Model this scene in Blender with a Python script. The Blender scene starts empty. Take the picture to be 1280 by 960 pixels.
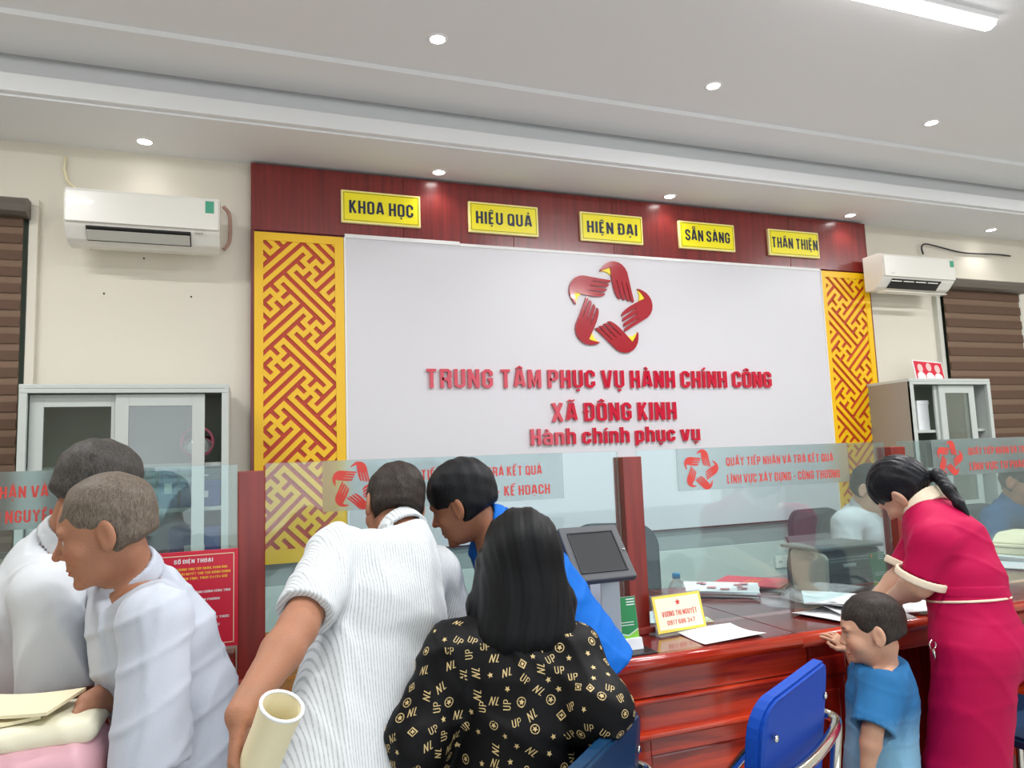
import bpy, bmesh, math, random
import numpy as np
from mathutils import Vector, Matrix
from mathutils.bvhtree import BVHTree

S = bpy.context.scene
# ---------------------------------------------------------------- camera
FOC = 900.0                      # focal length in pixels of the 1280x960 frame
EYE = 1.35
PITCH = math.radians(5.983); PHI = math.radians(69.865); ROLL = math.radians(2.119)
FW = Vector((math.cos(PHI)*math.cos(PITCH), math.sin(PHI)*math.cos(PITCH), math.sin(PITCH)))
RT = Vector((math.sin(PHI), -math.cos(PHI), 0.0))
UP = RT.cross(FW)
cr, sr = math.cos(ROLL), math.sin(ROLL)
CX = RT*cr - UP*sr
CY = UP*cr + RT*sr
cam_d = bpy.data.cameras.new('camera'); cam = bpy.data.objects.new('camera', cam_d)
S.collection.objects.link(cam)
m = Matrix((CX, CY, -FW)).transposed().to_4x4(); m.translation = Vector((0, 0, EYE))
cam.matrix_world = m
cam_d.sensor_fit = 'HORIZONTAL'; cam_d.sensor_width = 36.0; cam_d.lens = 36.0*FOC/1280.0
cam_d.clip_start = 0.05; cam_d.clip_end = 100
S.camera = cam
# ---------------------------------------------------------------- world and exposure
w = bpy.data.worlds.new('world'); S.world = w; w.use_nodes = True
w.node_tree.nodes['Background'].inputs[0].default_value = (0.93, 0.96, 1.0, 1)
w.node_tree.nodes['Background'].inputs[1].default_value = 1.1
S.view_settings.view_transform = 'Standard'; S.view_settings.look = 'None'
S.view_settings.gamma = 1.0; S.view_settings.use_curve_mapping = False
S.view_settings.exposure = -0.15
S.cycles.max_bounces = 8; S.cycles.transparent_max_bounces = 12
S.cycles.diffuse_bounces = 4; S.cycles.glossy_bounces = 3; S.cycles.transmission_bounces = 6
S.cycles.caustics_reflective = False; S.cycles.caustics_refractive = False
S.cycles.sample_clamp_indirect = 4.0
def area_light(name, loc, rot, sx, sy, power, col=(1, 1, 1)):
    l = bpy.data.lights.new(name, 'AREA'); l.shape = 'RECTANGLE'; l.size = sx; l.size_y = sy
    l.energy = power; l.color = col
    o = bpy.data.objects.new(name, l); S.collection.objects.link(o)
    o.location = loc; o.rotation_euler = rot
    return o
# daylight entering through the open glass front behind the photographer
area_light('daylight_front', (2.0, -3.7, 1.9), (math.radians(90), 0, 0), 7.5, 2.4, 80, (0.93, 0.97, 1.0))

# ---------------------------------------------------------------- helpers
def ray(px, py):
    dx, dy = px-640, py-480
    a = dx*cr - dy*sr; b = dx*sr + dy*cr
    return FW*FOC + RT*a - UP*b
O3 = Vector((0, 0, EYE))
def at(px, py, y):
    r = ray(px, py); return O3 + r*(y/r.y)
def atz(px, py, z):
    r = ray(px, py); return O3 + r*((z-EYE)/r.z)

def srgb(r, g, b):
    f = lambda c: (c/255/12.92) if c/255 <= 0.04045 else ((c/255+0.055)/1.055)**2.4
    return (f(r), f(g), f(b), 1)

def mat(name, col, rough=0.5, metal=0.0, spec=0.5, coat=0.0, bump=0.0, bscale=40.0, var=0.0, vscale=6.0, sheen=0.0):
    m = bpy.data.materials.new(name); m.use_nodes = True
    nt = m.node_tree; b = nt.nodes['Principled BSDF']
    b.inputs['Base Color'].default_value = col; b.inputs['Roughness'].default_value = rough
    b.inputs['Metallic'].default_value = metal; b.inputs['Specular IOR Level'].default_value = spec
    b.inputs['Coat Weight'].default_value = coat; b.inputs['Sheen Weight'].default_value = sheen
    tc = nt.nodes.new('ShaderNodeTexCoord')
    if var > 0:
        n = nt.nodes.new('ShaderNodeTexNoise'); n.inputs['Scale'].default_value = vscale; n.inputs['Detail'].default_value = 4
        mr = nt.nodes.new('ShaderNodeMapRange'); mr.inputs['To Min'].default_value = 1-var; mr.inputs['To Max'].default_value = 1+var
        mx = nt.nodes.new('ShaderNodeMix'); mx.data_type = 'RGBA'; mx.blend_type = 'MULTIPLY'; mx.inputs[0].default_value = 1
        mx.inputs[6].default_value = col
        nt.links.new(tc.outputs['Object'], n.inputs['Vector']); nt.links.new(n.outputs[0], mr.inputs['Value'])
        nt.links.new(mr.outputs[0], mx.inputs[7]); nt.links.new(mx.outputs[2], b.inputs['Base Color'])
    if bump > 0:
        n2 = nt.nodes.new('ShaderNodeTexNoise'); n2.inputs['Scale'].default_value = bscale; n2.inputs['Detail'].default_value = 3
        bp = nt.nodes.new('ShaderNodeBump'); bp.inputs['Strength'].default_value = bump; bp.inputs['Distance'].default_value = 0.01
        nt.links.new(tc.outputs['Object'], n2.inputs['Vector']); nt.links.new(n2.outputs[0], bp.inputs['Height'])
        nt.links.new(bp.outputs[0], b.inputs['Normal'])
    return m

def wood(name, c1, c2, stretch, rough=0.3, coat=0.3, scale=3.0):
    m = bpy.data.materials.new(name); m.use_nodes = True
    nt = m.node_tree; b = nt.nodes['Principled BSDF']
    tc = nt.nodes.new('ShaderNodeTexCoord'); mp = nt.nodes.new('ShaderNodeMapping')
    mp.inputs['Scale'].default_value = stretch
    n = nt.nodes.new('ShaderNodeTexNoise'); n.inputs['Scale'].default_value = scale; n.inputs['Detail'].default_value = 6
    n.inputs['Distortion'].default_value = 1.2
    cr_ = nt.nodes.new('ShaderNodeValToRGB')
    cr_.color_ramp.elements[0].position = 0.33; cr_.color_ramp.elements[0].color = c1
    cr_.color_ramp.elements[1].position = 0.68; cr_.color_ramp.elements[1].color = c2
    nt.links.new(tc.outputs['Object'], mp.inputs[0]); nt.links.new(mp.outputs[0], n.inputs['Vector'])
    nt.links.new(n.outputs[0], cr_.inputs[0]); nt.links.new(cr_.outputs[0], b.inputs['Base Color'])
    b.inputs['Roughness'].default_value = rough; b.inputs['Coat Weight'].default_value = coat; b.inputs['Coat Roughness'].default_value = 0.12
    return m

def emis(name, col, st):
    m = bpy.data.materials.new(name); m.use_nodes = True
    b = m.node_tree.nodes['Principled BSDF']
    b.inputs['Base Color'].default_value = col; b.inputs['Emission Color'].default_value = col
    b.inputs['Emission Strength'].default_value = st
    return m

def clear_glass(name, tint=(0.86, 0.94, 0.93, 1), refl=0.08, film=0.0, filmcol=(0.75, 0.85, 0.85, 1)):
    m = bpy.data.materials.new(name); m.use_nodes = True; nt = m.node_tree
    for n in list(nt.nodes): nt.nodes.remove(n)
    out = nt.nodes.new('ShaderNodeOutputMaterial')
    tr = nt.nodes.new('ShaderNodeBsdfTransparent'); tr.inputs[0].default_value = tint
    gl = nt.nodes.new('ShaderNodeBsdfGlossy'); gl.inputs['Roughness'].default_value = 0.03
    lw = nt.nodes.new('ShaderNodeLayerWeight'); lw.inputs[0].default_value = 0.35
    mr = nt.nodes.new('ShaderNodeMapRange'); mr.inputs['To Min'].default_value = refl; mr.inputs['To Max'].default_value = 0.45
    mx = nt.nodes.new('ShaderNodeMixShader')
    nt.links.new(lw.outputs['Fresnel'], mr.inputs['Value']); nt.links.new(mr.outputs[0], mx.inputs[0])
    nt.links.new(tr.outputs[0], mx.inputs[1]); nt.links.new(gl.outputs[0], mx.inputs[2])
    last = mx
    if film > 0:
        df = nt.nodes.new('ShaderNodeBsdfDiffuse'); df.inputs[0].default_value = filmcol
        m2 = nt.nodes.new('ShaderNodeMixShader'); m2.inputs[0].default_value = film
        nt.links.new(last.outputs[0], m2.inputs[1]); nt.links.new(df.outputs[0], m2.inputs[2]); last = m2
    nt.links.new(last.outputs[0], out.inputs[0])
    return m

def frosted(name, col, blur=0.22, white=0.35):
    m = bpy.data.materials.new(name); m.use_nodes = True; nt = m.node_tree
    for n in list(nt.nodes): nt.nodes.remove(n)
    out = nt.nodes.new('ShaderNodeOutputMaterial')
    rf = nt.nodes.new('ShaderNodeBsdfRefraction'); rf.inputs['Color'].default_value = col
    rf.inputs['Roughness'].default_value = blur; rf.inputs['IOR'].default_value = 1.25
    df = nt.nodes.new('ShaderNodeBsdfTranslucent'); df.inputs[0].default_value = (0.8, 0.86, 0.86, 1)
    d2 = nt.nodes.new('ShaderNodeBsdfDiffuse'); d2.inputs[0].default_value = (0.8, 0.88, 0.87, 1)
    a = nt.nodes.new('ShaderNodeMixShader'); a.inputs[0].default_value = 0.75
    b = nt.nodes.new('ShaderNodeMixShader'); b.inputs[0].default_value = white
    nt.links.new(df.outputs[0], a.inputs[1]); nt.links.new(d2.outputs[0], a.inputs[2])
    nt.links.new(rf.outputs[0], b.inputs[1]); nt.links.new(a.outputs[0], b.inputs[2])
    nt.links.new(b.outputs[0], out.inputs[0])
    return m

def obj(name, bm, m, parent=None, smooth=False, loc=None):
    if isinstance(bm, bmesh.types.BMesh):
        me = bpy.data.meshes.new(name); bm.to_mesh(me); bm.free()
    else: me = bm
    if m is not None:
        me.materials.clear(); me.materials.append(m)
    o = bpy.data.objects.new(name, me); S.collection.objects.link(o)
    if smooth:
        for p in me.polygons: p.use_smooth = True
    if parent is not None: o.parent = parent
    if loc is not None: o.location = loc
    return o
def tag(o, label=None, cat=None, group=None, kind=None):
    if label: o['label'] = label
    if cat: o['category'] = cat
    if group: o['group'] = group
    if kind: o['kind'] = kind
    return o
def thing(name, label, cat, loc=(0, 0, 0), rz=0.0, group=None):
    o = bpy.data.objects.new(name, None); S.collection.objects.link(o)
    o.location = loc; o.rotation_euler = (0, 0, rz); o.empty_display_size = 0.05
    return tag(o, label, cat, group)
def struct(name, bm, m, parent=None, smooth=False):
    o = obj(name, bm, m, parent, smooth)
    if parent is None: o['kind'] = 'structure'
    return o
def copy_tree(o, parent=None):
    c = o.copy(); S.collection.objects.link(c)
    if parent is not None: c.parent = parent
    for ch in list(o.children): copy_tree(ch, c)
    return c

def bx(bm, x0, x1, y0, y1, z0, z1, bev=0.0):
    t = bmesh.new(); bmesh.ops.create_cube(t, size=1.0)
    for v in t.verts:
        v.co = Vector(((x0+x1)/2+v.co.x*(x1-x0), (y0+y1)/2+v.co.y*(y1-y0), (z0+z1)/2+v.co.z*(z1-z0)))
    if bev > 0:
        bmesh.ops.bevel(t, geom=t.edges[:], offset=bev, segments=2, profile=0.5, affect='EDGES', clamp_overlap=True)
    join(bm, t); return bm
def join(bm, t):
    vm = {v: bm.verts.new(v.co) for v in t.verts}
    for f in t.faces:
        try: nf = bm.faces.new([vm[v] for v in f.verts]); nf.smooth = f.smooth
        except ValueError: pass
    t.free()
def box(x0, x1, y0, y1, z0, z1, bev=0.0): return bx(bmesh.new(), x0, x1, y0, y1, z0, z1, bev)
def prism(bm, pts, d0, d1, axis='y'):
    """extrude the 2-D outline pts: axis y -> (x,z), axis x -> (y,z), axis z -> (x,y)"""
    def mk(p, d):
        return {'y': (p[0], d, p[1]), 'x': (d, p[0], p[1]), 'z': (p[0], p[1], d)}[axis]
    a = [bm.verts.new(mk(p, d0)) for p in pts]; b = [bm.verts.new(mk(p, d1)) for p in pts]
    n = len(pts); fs = []
    for i in range(n): fs.append(bm.faces.new((a[i], a[(i+1) % n], b[(i+1) % n], b[i])))
    fs.append(bm.faces.new(a[::-1])); fs.append(bm.faces.new(b))
    bmesh.ops.recalc_face_normals(bm, faces=fs)
    return bm
def tube(bm, pts, r, seg=10, caps=True):
    pts = [Vector(p) for p in pts]; n = len(pts); rings = []
    rr = r if isinstance(r, (list, tuple)) else [r]*n
    t0 = (pts[1]-pts[0]).normalized(); ref = Vector((0, 0, 1)) if abs(t0.z) < 0.9 else Vector((1, 0, 0))
    u = t0.cross(ref).normalized()
    for i, p in enumerate(pts):
        t = (pts[min(i+1, n-1)]-pts[max(i-1, 0)]).normalized()
        u = (u - t*u.dot(t)).normalized(); v = t.cross(u)
        rings.append([bm.verts.new(p+(u*math.cos(2*math.pi*k/seg)+v*math.sin(2*math.pi*k/seg))*rr[i]) for k in range(seg)])
    for i in range(n-1):
        for k in range(seg):
            f = bm.faces.new((rings[i][k], rings[i][(k+1) % seg], rings[i+1][(k+1) % seg], rings[i+1][k])); f.smooth = True
    if caps: bm.faces.new(rings[0][::-1]); bm.faces.new(rings[-1])
    return bm
def spline(ctrl, n=8):
    P = [Vector(p) for p in ctrl]; P = [P[0]*2-P[1]]+P+[P[-1]*2-P[-2]]; out = []
    for i in range(1, len(P)-2):
        for k in range(n):
            t = k/n; a, b, c, d = P[i-1], P[i], P[i+1], P[i+2]
            out.append(0.5*((2*b)+(c-a)*t+(2*a-5*b+4*c-d)*t*t+(3*b-a-3*c+d)*t**3))
    out.append(P[-2]); return out
def lathe(bm, prof, seg=24, c=(0, 0, 0)):
    rings = []
    for r, z in prof: rings.append([bm.verts.new((c[0]+r*math.cos(2*math.pi*k/seg), c[1]+r*math.sin(2*math.pi*k/seg), c[2]+z)) for k in range(seg)])
    for i in range(len(rings)-1):
        for k in range(seg):
            f = bm.faces.new((rings[i][k], rings[i][(k+1) % seg], rings[i+1][(k+1) % seg], rings[i+1][k])); f.smooth = True
    if prof[0][0] > 1e-4: bm.faces.new(rings[0][::-1])
    if prof[-1][0] > 1e-4: bm.faces.new(rings[-1])
    return bm
def place(bm, M):
    bmesh.ops.transform(bm, matrix=M, verts=bm.verts[:]); return bm

import unicodedata
_r = 0.12
def _O(W, y0=0.0, y1=1.0): return [(_r, y0), (W-_r, y0), (W-0.035, y0+0.035), (W, y0+_r), (W, y1-_r), (W-0.035, y1-0.035), (W-_r, y1), (_r, y1), (0.035, y1-0.035), (0, y1-_r), (0, y0+_r), (0.035, y0+0.035)]
_W = 0.36
GL = {}
def _g(ch, w, *st): GL[ch] = (w, st)
_g('A', .42, [(0, 0), (.15, 1), (.27, 1), (.42, 0)], [(.07, .25), (.35, .25)])
_g('B', _W, [(0, 0), (_W-.1, 0), (_W, .1), (_W, .4), (_W-.1, .5), (_W-.1, .52), (_W, .62), (_W, .9), (_W-.1, 1), (0, 1), 'c'], [(0, .5), (_W-.1, .5)])
_g('C', _W, [(_W, .66), (_W, 1-_r), (_W-_r, 1), (_r, 1), (0, 1-_r), (0, _r), (_r, 0), (_W-_r, 0), (_W, _r), (_W, .34)])
_g('D', _W, [(0, 0), (_W-_r, 0), (_W, _r), (_W, 1-_r), (_W-_r, 1), (0, 1), 'c'])
_g('E', .26, [(.26, 1), (0, 1), (0, 0), (.26, 0)], [(0, .5), (.24, .5)])
_g('G', _W, [(_W, .68), (_W, 1-_r), (_W-_r, 1), (_r, 1), (0, 1-_r), (0, _r), (_r, 0), (_W-_r, 0), (_W, _r), (_W, .46), (.2, .46)])
_g('H', _W, [(0, -.085), (0, 1.085)], [(_W, -.085), (_W, 1.085)], [(0, .5), (_W, .5)])
_g('I', 0, [(0, -.085), (0, 1.085)])
_g('K', _W, [(0, -.085), (0, 1.085)], [(.03, .42), (.34, 1.07)], [(.12, .6), (.37, -.07)])
_g('L', .25, [(0, 1.085), (0, 0), (.27, 0)])
_g('M', .5, [(0, -.085), (0, 1.085)], [(.5, -.085), (.5, 1.085)], [(.03, 1.05), (.25, .1), (.47, 1.05)])
_g('N', .38, [(0, -.085), (0, 1.085)], [(.38, -.085), (.38, 1.085)], [(.01, 1.0), (.37, 0)])
_g('O', _W, _O(_W)+['c'])
_g('P', _W, [(0, -.085), (0, 1), (_W-.1, 1), (_W, .9), (_W, .55), (_W-.1, .45), (0, .45)])
_g('Q', _W, _O(_W)+['c'], [(.2, .2), (.42, -.1)])
_g('R', _W, [(0, -.085), (0, 1), (_W-.1, 1), (_W, .9), (_W, .57), (_W-.1, .47), (0, .47)], [(.2, .46), (_W-.02, .38), (_W+.01, -.085)])
_g('S', _W, [(_W, .72), (_W, 1-_r), (_W-_r, 1), (_r, 1), (0, 1-_r), (0, .68), (.08, .57), (_W-.08, .43), (_W, .32), (_W, _r), (_W-_r, 0), (_r, 0), (0, _r), (0, .28)])
_g('T', .38, [(-.03, 1), (.41, 1)], [(.19, 1), (.19, -.085)])
_g('U', _W, [(0, 1.085), (0, _r), (_r, 0), (_W-_r, 0), (_W, _r), (_W, 1.085)])
_g('V', .42, [(-.01, 1.085), (.16, 0), (.26, 0), (.43, 1.085)])
_g('X', .42, [(0, 1.085), (.42, -.085)], [(.42, 1.085), (0, -.085)])
_g('Y', .42, [(-.01, 1.085), (.21, .5), (.43, 1.085)], [(.21, .5), (.21, -.085)])
_g('-', .2, [(0, .42), (.2, .42)]); _g('.', 0, [(0, -.085), (0, .06)]); _g(',', 0, [(0, -.2), (0, .06)]); _g('/', .3, [(0, -.085), (.3, 1.085)])
_g('0', _W, _O(_W)+['c']); _g('1', .14, [(0, .82), (.14, 1), (.14, -.085)])
_g('2', _W, [(0, .7), (0, .88), (_r, 1), (_W-_r, 1), (_W, .88), (_W, .62), (0, .1), (0, 0), (_W, 0)])
_g('3', _W, [(0, .78), (0, .88), (_r, 1), (_W-_r, 1), (_W, .88), (_W, .62), (.24, .52), (_W, .42), (_W, _r), (_W-_r, 0), (_r, 0), (0, _r), (0, .24)])
_g('4', .38, [(.28, -.085), (.28, 1.0), (0, .3), (.4, .3)])
_g('6', _W, [(_W, .78), (_W, 1-_r), (_W-_r, 1), (_r, 1), (0, 1-_r), (0, _r), (_r, 0), (_W-_r, 0), (_W, _r), (_W, .46), (_W-_r, .56), (0, .56)])
_g('7', _W, [(-.03, 1), (_W, 1), (_W, .85), (.14, -.085)])
_g('8', _W, _O(_W, 0, .52)+['c'], _O(_W, .52, 1)+['c']); _g('9', _W, [(0, .24), (0, _r), (_r, 0), (_W-_r, 0), (_W, _r), (_W, 1-_r), (_W-_r, 1), (_r, 1), (0, 1-_r), (0, .56), (_r, .46), (_W, .46)])
_h = .72
_g('a', .34, [(0, _h-.12), (.0, _h-.06), (.06, _h), (.26, _h), (.34, _h-.1), (.34, -.085)], [(.34, .42), (.08, .42), (0, .33), (0, .08), (.08, 0), (.34, 0)])
_g('c', .32, [(.32, .5), (.32, _h-.1), (.22, _h), (.1, _h), (0, _h-.1), (0, .1), (.1, 0), (.22, 0), (.32, .1), (.32, .26)])
_g('h', .34, [(0, -.085), (0, 1.085)], [(0, _h-.05), (.08, _h), (.26, _h), (.34, _h-.1), (.34, -.085)])
_g('i', 0, [(0, -.085), (0, _h+.085)]); _g('n', .34, [(0, -.085), (0, _h+.085)], [(0, _h-.05), (.08, _h), (.26, _h), (.34, _h-.1), (.34, -.085)])
_g('p', .34, [(0, -.33), (0, _h+.06)], [(0, _h), (.24, _h), (.34, _h-.1), (.34, .1), (.24, 0), (0, 0)])
_g('u', .34, [(0, _h+.085), (0, .1), (.08, 0), (.34, 0)], [(.34, -.085), (.34, _h+.085)]); _g('v', .38, [(-.01, _h+.085), (.14, 0), (.24, 0), (.39, _h+.085)])
def char_strokes(ch):
    d = unicodedata.normalize('NFD', ch); base = d[0]; marks = d[1:]
    bar = base in ('Đ', 'đ')
    if bar: base = 'D'
    w, st = GL[base]; out = [(s_, .17) for s_ in st]; m_ = w/2; top = 1.085 if base.isupper() else _h+.085
    if bar: out.append(([(-.13, .52), (.16, .52)], .12))
    y = top+0.07; hasc = '\u0302' in marks or '\u0306' in marks
    if '\u0302' in marks: out.append(([(m_-.15, y), (m_, y+.13), (m_+.15, y)], .09)); y += .1
    if '\u0306' in marks: out.append(([(m_-.15, y+.12), (m_-.07, y+.02), (m_+.07, y+.02), (m_+.15, y+.12)], .09)); y += .1
    xo = .17 if hasc else 0
    if '\u0301' in marks: out.append(([(m_+xo-.04, y), (m_+xo+.09, y+.17)], .10))
    if '\u0300' in marks: out.append(([(m_+xo+.04, y), (m_+xo-.09, y+.17)], .10))
    if '\u0309' in marks: out.append(([(m_+xo-.06, y+.17), (m_+xo+.05, y+.17), (m_+xo+.05, y+.08), (m_+xo-.01, y+.06), (m_+xo-.01, y)], .07))
    if '\u0303' in marks: yy = y+(.08 if hasc else .02); out.append(([(m_-.17, yy), (m_-.08, yy+.09), (m_+.07, yy+.02), (m_+.16, yy+.11)], .08))
    if '\u0323' in marks: out.append(([(m_-.07, -.24), (m_+.07, -.24)], .13))
    if '\u031b' in marks: out.append(([(w+.02, .96), (w+.14, 1.02), (w+.13, 1.16)], .10))
    return w, out
def ribbon(bm, pts, t, fx, fy, y0, y1):
    closed = pts[-1] == 'c'
    if closed: pts = pts[:-1]
    n = len(pts); L = []; R = []
    for i in range(n):
        p = Vector(pts[i]); a = Vector(pts[i-1]) if (i > 0 or closed) else None; b = Vector(pts[(i+1) % n]) if (i < n-1 or closed) else None
        d0 = (p-a).normalized() if a is not None else None; d1 = (b-p).normalized() if b is not None else None
        if d0 is None: d0 = d1
        if d1 is None: d1 = d0
        n0 = Vector((-d0.y, d0.x)); n1 = Vector((-d1.y, d1.x)); nn = (n0+n1)
        nn = nn.normalized() if nn.length > 1e-4 else n0
        k = 1.0/max(0.55, nn.dot(n0)); L.append(p+nn*t/2*k); R.append(p-nn*t/2*k)
    mk = lambda q, y: bm.verts.new((fx(q.x), y, fy(q.y)))
    lf = [mk(q, y0) for q in L]; rf_ = [mk(q, y0) for q in R]
    solid = abs(y1-y0) > 1e-6
    if solid: lb = [mk(q, y1) for q in L]; rb = [mk(q, y1) for q in R]
    for i in range(n if closed else n-1):
        j = (i+1) % n; bm.faces.new((lf[i], rf_[i], rf_[j], lf[j]))
        if solid: bm.faces.new((lf[i], lf[j], lb[j], lb[i])); bm.faces.new((rf_[j], rf_[i], rb[i], rb[j]))
    if solid and not closed: bm.faces.new((lf[0], lb[0], rb[0], rf_[0])); bm.faces.new((lf[-1], rf_[-1], rb[-1], lb[-1]))
def layout(s, gap=.13):
    x = 0.0; out = []
    for ch in s:
        if ch == ' ': x += .24; continue
        w, st = char_strokes(ch); out.append((ch, x+.085, st)); x += w+.17+gap
    return out, x-gap
def glyph_mesh(bm, x, st, fx, fy, y, depth):
    for k, (pts, t) in enumerate(st):
        e = (0.0006 if depth > 0.003 else 0.00012)*(len(st)-k)
        ribbon(bm, pts, t, lambda q: fx(q+x), fy, y-depth-e, y if depth > 0 else y-depth-e)
def text_line(s, x0, x1, z0, h, y, m, parent=None, name='lettering', off=0.02, depth=0.0, tilt=None, hv=0.0):
    """text standing in the plane y, reading along +x, facing -y, squeezed to the span x0..x1"""
    out, tot = layout(s); bm = bmesh.new(); sx = (x1-x0)/tot; sz = h/1.17
    for ch, x, st in out: glyph_mesh(bm, x, st, lambda q: x0+q*sx, lambda q: z0+(q+.085)*sz, y, depth)
    if tilt is not None: place(bm, tilt)
    return obj(name, bm, m, parent)
def letters(s, x0, x1, z0, h, y, depth, m, parent, off=0.03):
    out, tot = layout(s); sx = (x1-x0)/tot; sz = h/1.17
    for ch, x, st in out:
        bm = bmesh.new(); glyph_mesh(bm, x, st, lambda q: x0+q*sx, lambda q: z0+(q+.085)*sz, y, depth); obj('letter', bm, m, parent)

# ---------------------------------------------------------------- materials
M = {}
M['wall'] = mat('cream wall paint', srgb(222, 216, 202), 0.8, var=0.03, vscale=2, bump=0.05, bscale=120)
M['wall_low'] = mat('grey green wall dado paint', srgb(196, 206, 200), 0.6, var=0.03, vscale=2)
M['ceil'] = mat('white ceiling paint', srgb(236, 237, 238), 0.75, var=0.015, vscale=1.5)
M['floor'] = mat('pale floor tile', srgb(178, 182, 180), 0.25, var=0.04, vscale=3)
M['redwood'] = wood('dark red wood laminate', srgb(104, 30, 30), srgb(132, 40, 36), (14, 14, 0.6), 0.3, 0.2, 2.5)
M['mahog'] = wood('glossy mahogany', srgb(146, 26, 12), srgb(222, 68, 26), (0.8, 6, 9), 0.2, 0.5, 2.2)
M['mahogtop'] = wood('polished mahogany worktop', srgb(88, 26, 24), srgb(122, 40, 34), (1.0, 8, 8), 0.16, 0.5, 2.0)
M['mahogv'] = wood('glossy upright mahogany', srgb(104, 18, 12), srgb(152, 34, 18), (9, 9, 0.8), 0.22, 0.4, 2.2)
M['post'] = wood('red painted post', srgb(118, 34, 26), srgb(146, 46, 34), (8, 8, 0.8), 0.35, 0.2, 2.2)
M['yellow'] = mat('yellow lacquer board', srgb(240, 190, 10), 0.4, var=0.02)
M['fretred'] = mat('orange red backing', srgb(186, 58, 28), 0.5, var=0.06, vscale=8)
M['white'] = mat('white composite board', srgb(212, 211, 216), 0.35)
M['whitetrim'] = mat('white edge trim', srgb(232, 232, 232), 0.4)
M['signy'] = mat('sign yellow', srgb(250, 235, 20), 0.35)
M['signedge'] = mat('cream sign edge', srgb(250, 240, 170), 0.4)
M['navy'] = mat('navy letter', srgb(16, 26, 62), 0.4)
M['letred'] = mat('glossy crimson acrylic', srgb(200, 14, 52), 0.12, coat=0.6)
M['embred'] = mat('glossy dark red acrylic', srgb(168, 34, 46), 0.14, coat=0.6)
M['embyel'] = mat('emblem yellow', srgb(250, 226, 40), 0.4)
M['filmred'] = mat('translucent red vinyl', srgb(214, 70, 62), 0.5)
M['steelw'] = mat('light grey painted steel', srgb(190, 196, 192), 0.4, var=0.02)
M['steelside'] = mat('beige grey painted steel', srgb(150, 142, 130), 0.5)
M['cabin'] = mat('cabinet inside grey', srgb(160, 163, 152), 0.6)
M['glass'] = clear_glass('counter glass', (0.87, 0.97, 0.975, 1), 0.035, 0.03, (0.75, 0.9, 0.92, 1))
M['cabglass'] = clear_glass('cabinet glass', (0.78, 0.84, 0.82, 1), 0.10)
M['film'] = frosted('frosted film', (0.97, 1.0, 1.0, 1), 0.22, 0.16)
M['acw'] = mat('glossy white plastic', srgb(232, 230, 222), 0.25, coat=0.2)
M['acd'] = mat('dark vent', srgb(40, 40, 38), 0.6)
M['acg'] = mat('grey louvre plastic', srgb(186, 184, 176), 0.4)
M['green'] = mat('green energy sticker', srgb(70, 160, 130), 0.5)
M['blindd'] = mat('brown blind fabric', srgb(94, 70, 55), 0.8, var=0.08, vscale=30)
M['blindl'] = mat('pale brown blind fabric', srgb(122, 98, 80), 0.8, var=0.06, vscale=30)
M['blindcas'] = mat('grey brown cassette', srgb(98, 90, 82), 0.4)
M['frame'] = mat('window frame paint', srgb(206, 206, 196), 0.5)
M['lamp'] = emis('lamp diffuser', (1, 0.98, 0.95, 1), 22)
M['tubelamp'] = emis('tube diffuser', (1, 1, 1, 1), 9)
M['lampring'] = mat('lamp ring', srgb(240, 240, 240), 0.3)
M['black'] = mat('black plastic', srgb(22, 24, 26), 0.4)
M['dgrey'] = mat('dark grey plastic', srgb(70, 72, 76), 0.45)
M['screen'] = mat('switched off screen', srgb(14, 18, 24), 0.35)
M['chrome'] = mat('chrome', srgb(220, 216, 206), 0.12, metal=1.0)
M['alu'] = mat('brushed aluminium', srgb(200, 204, 208), 0.3, metal=0.8)
M['paper'] = mat('white paper', srgb(236, 238, 240), 0.7)
M['paper2'] = mat('cream paper', srgb(236, 226, 190), 0.7)
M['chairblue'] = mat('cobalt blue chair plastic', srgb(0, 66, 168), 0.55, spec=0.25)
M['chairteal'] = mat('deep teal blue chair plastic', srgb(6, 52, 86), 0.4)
M['chairgrey'] = mat('dark slate mesh fabric', srgb(40, 52, 60), 0.8)
M['metal_dark'] = mat('dark steel', srgb(60, 62, 66), 0.35, metal=0.8)
M['pgreen'] = mat('bright green card', srgb(24, 136, 74), 0.4)
M['lgreen'] = mat('lime green print', srgb(130, 200, 60), 0.4)
M['orange'] = mat('orange print', srgb(240, 150, 40), 0.5)
M['acryl'] = clear_glass('clear acrylic', (0.92, 0.95, 0.95, 1), 0.08, 0.12, (0.85, 0.9, 0.9, 1))
M['crimson'] = mat('crimson notice', srgb(206, 26, 56), 0.35)
M['cyan'] = mat('blue bottle cap', srgb(60, 150, 200), 0.4)
M['folder'] = mat('bright pink red folder', srgb(214, 50, 70), 0.4)
M['pinkp'] = mat('pale pink print', srgb(216, 150, 156), 0.6)
M['boxblue'] = mat('blue file box', srgb(30, 74, 140), 0.5)
M['boxteal'] = mat('grey green binder', srgb(86, 110, 108), 0.6)
M['mirror'] = mat('mirror', (0.85, 0.87, 0.9, 1), 0.04, metal=1.0)
M['pinkrim'] = mat('pink plastic', srgb(214, 110, 130), 0.4)
M['outside'] = mat('grey outside paving', srgb(150, 150, 146), 0.8)
M['shoe'] = mat('dark shoe leather', srgb(40, 34, 32), 0.45)
# ================================================================ THE SETTING
XL, XR, YB, YF = -3.2, 8.2, -4.0, 4.62
HS, HU = 3.25, 3.50
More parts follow.
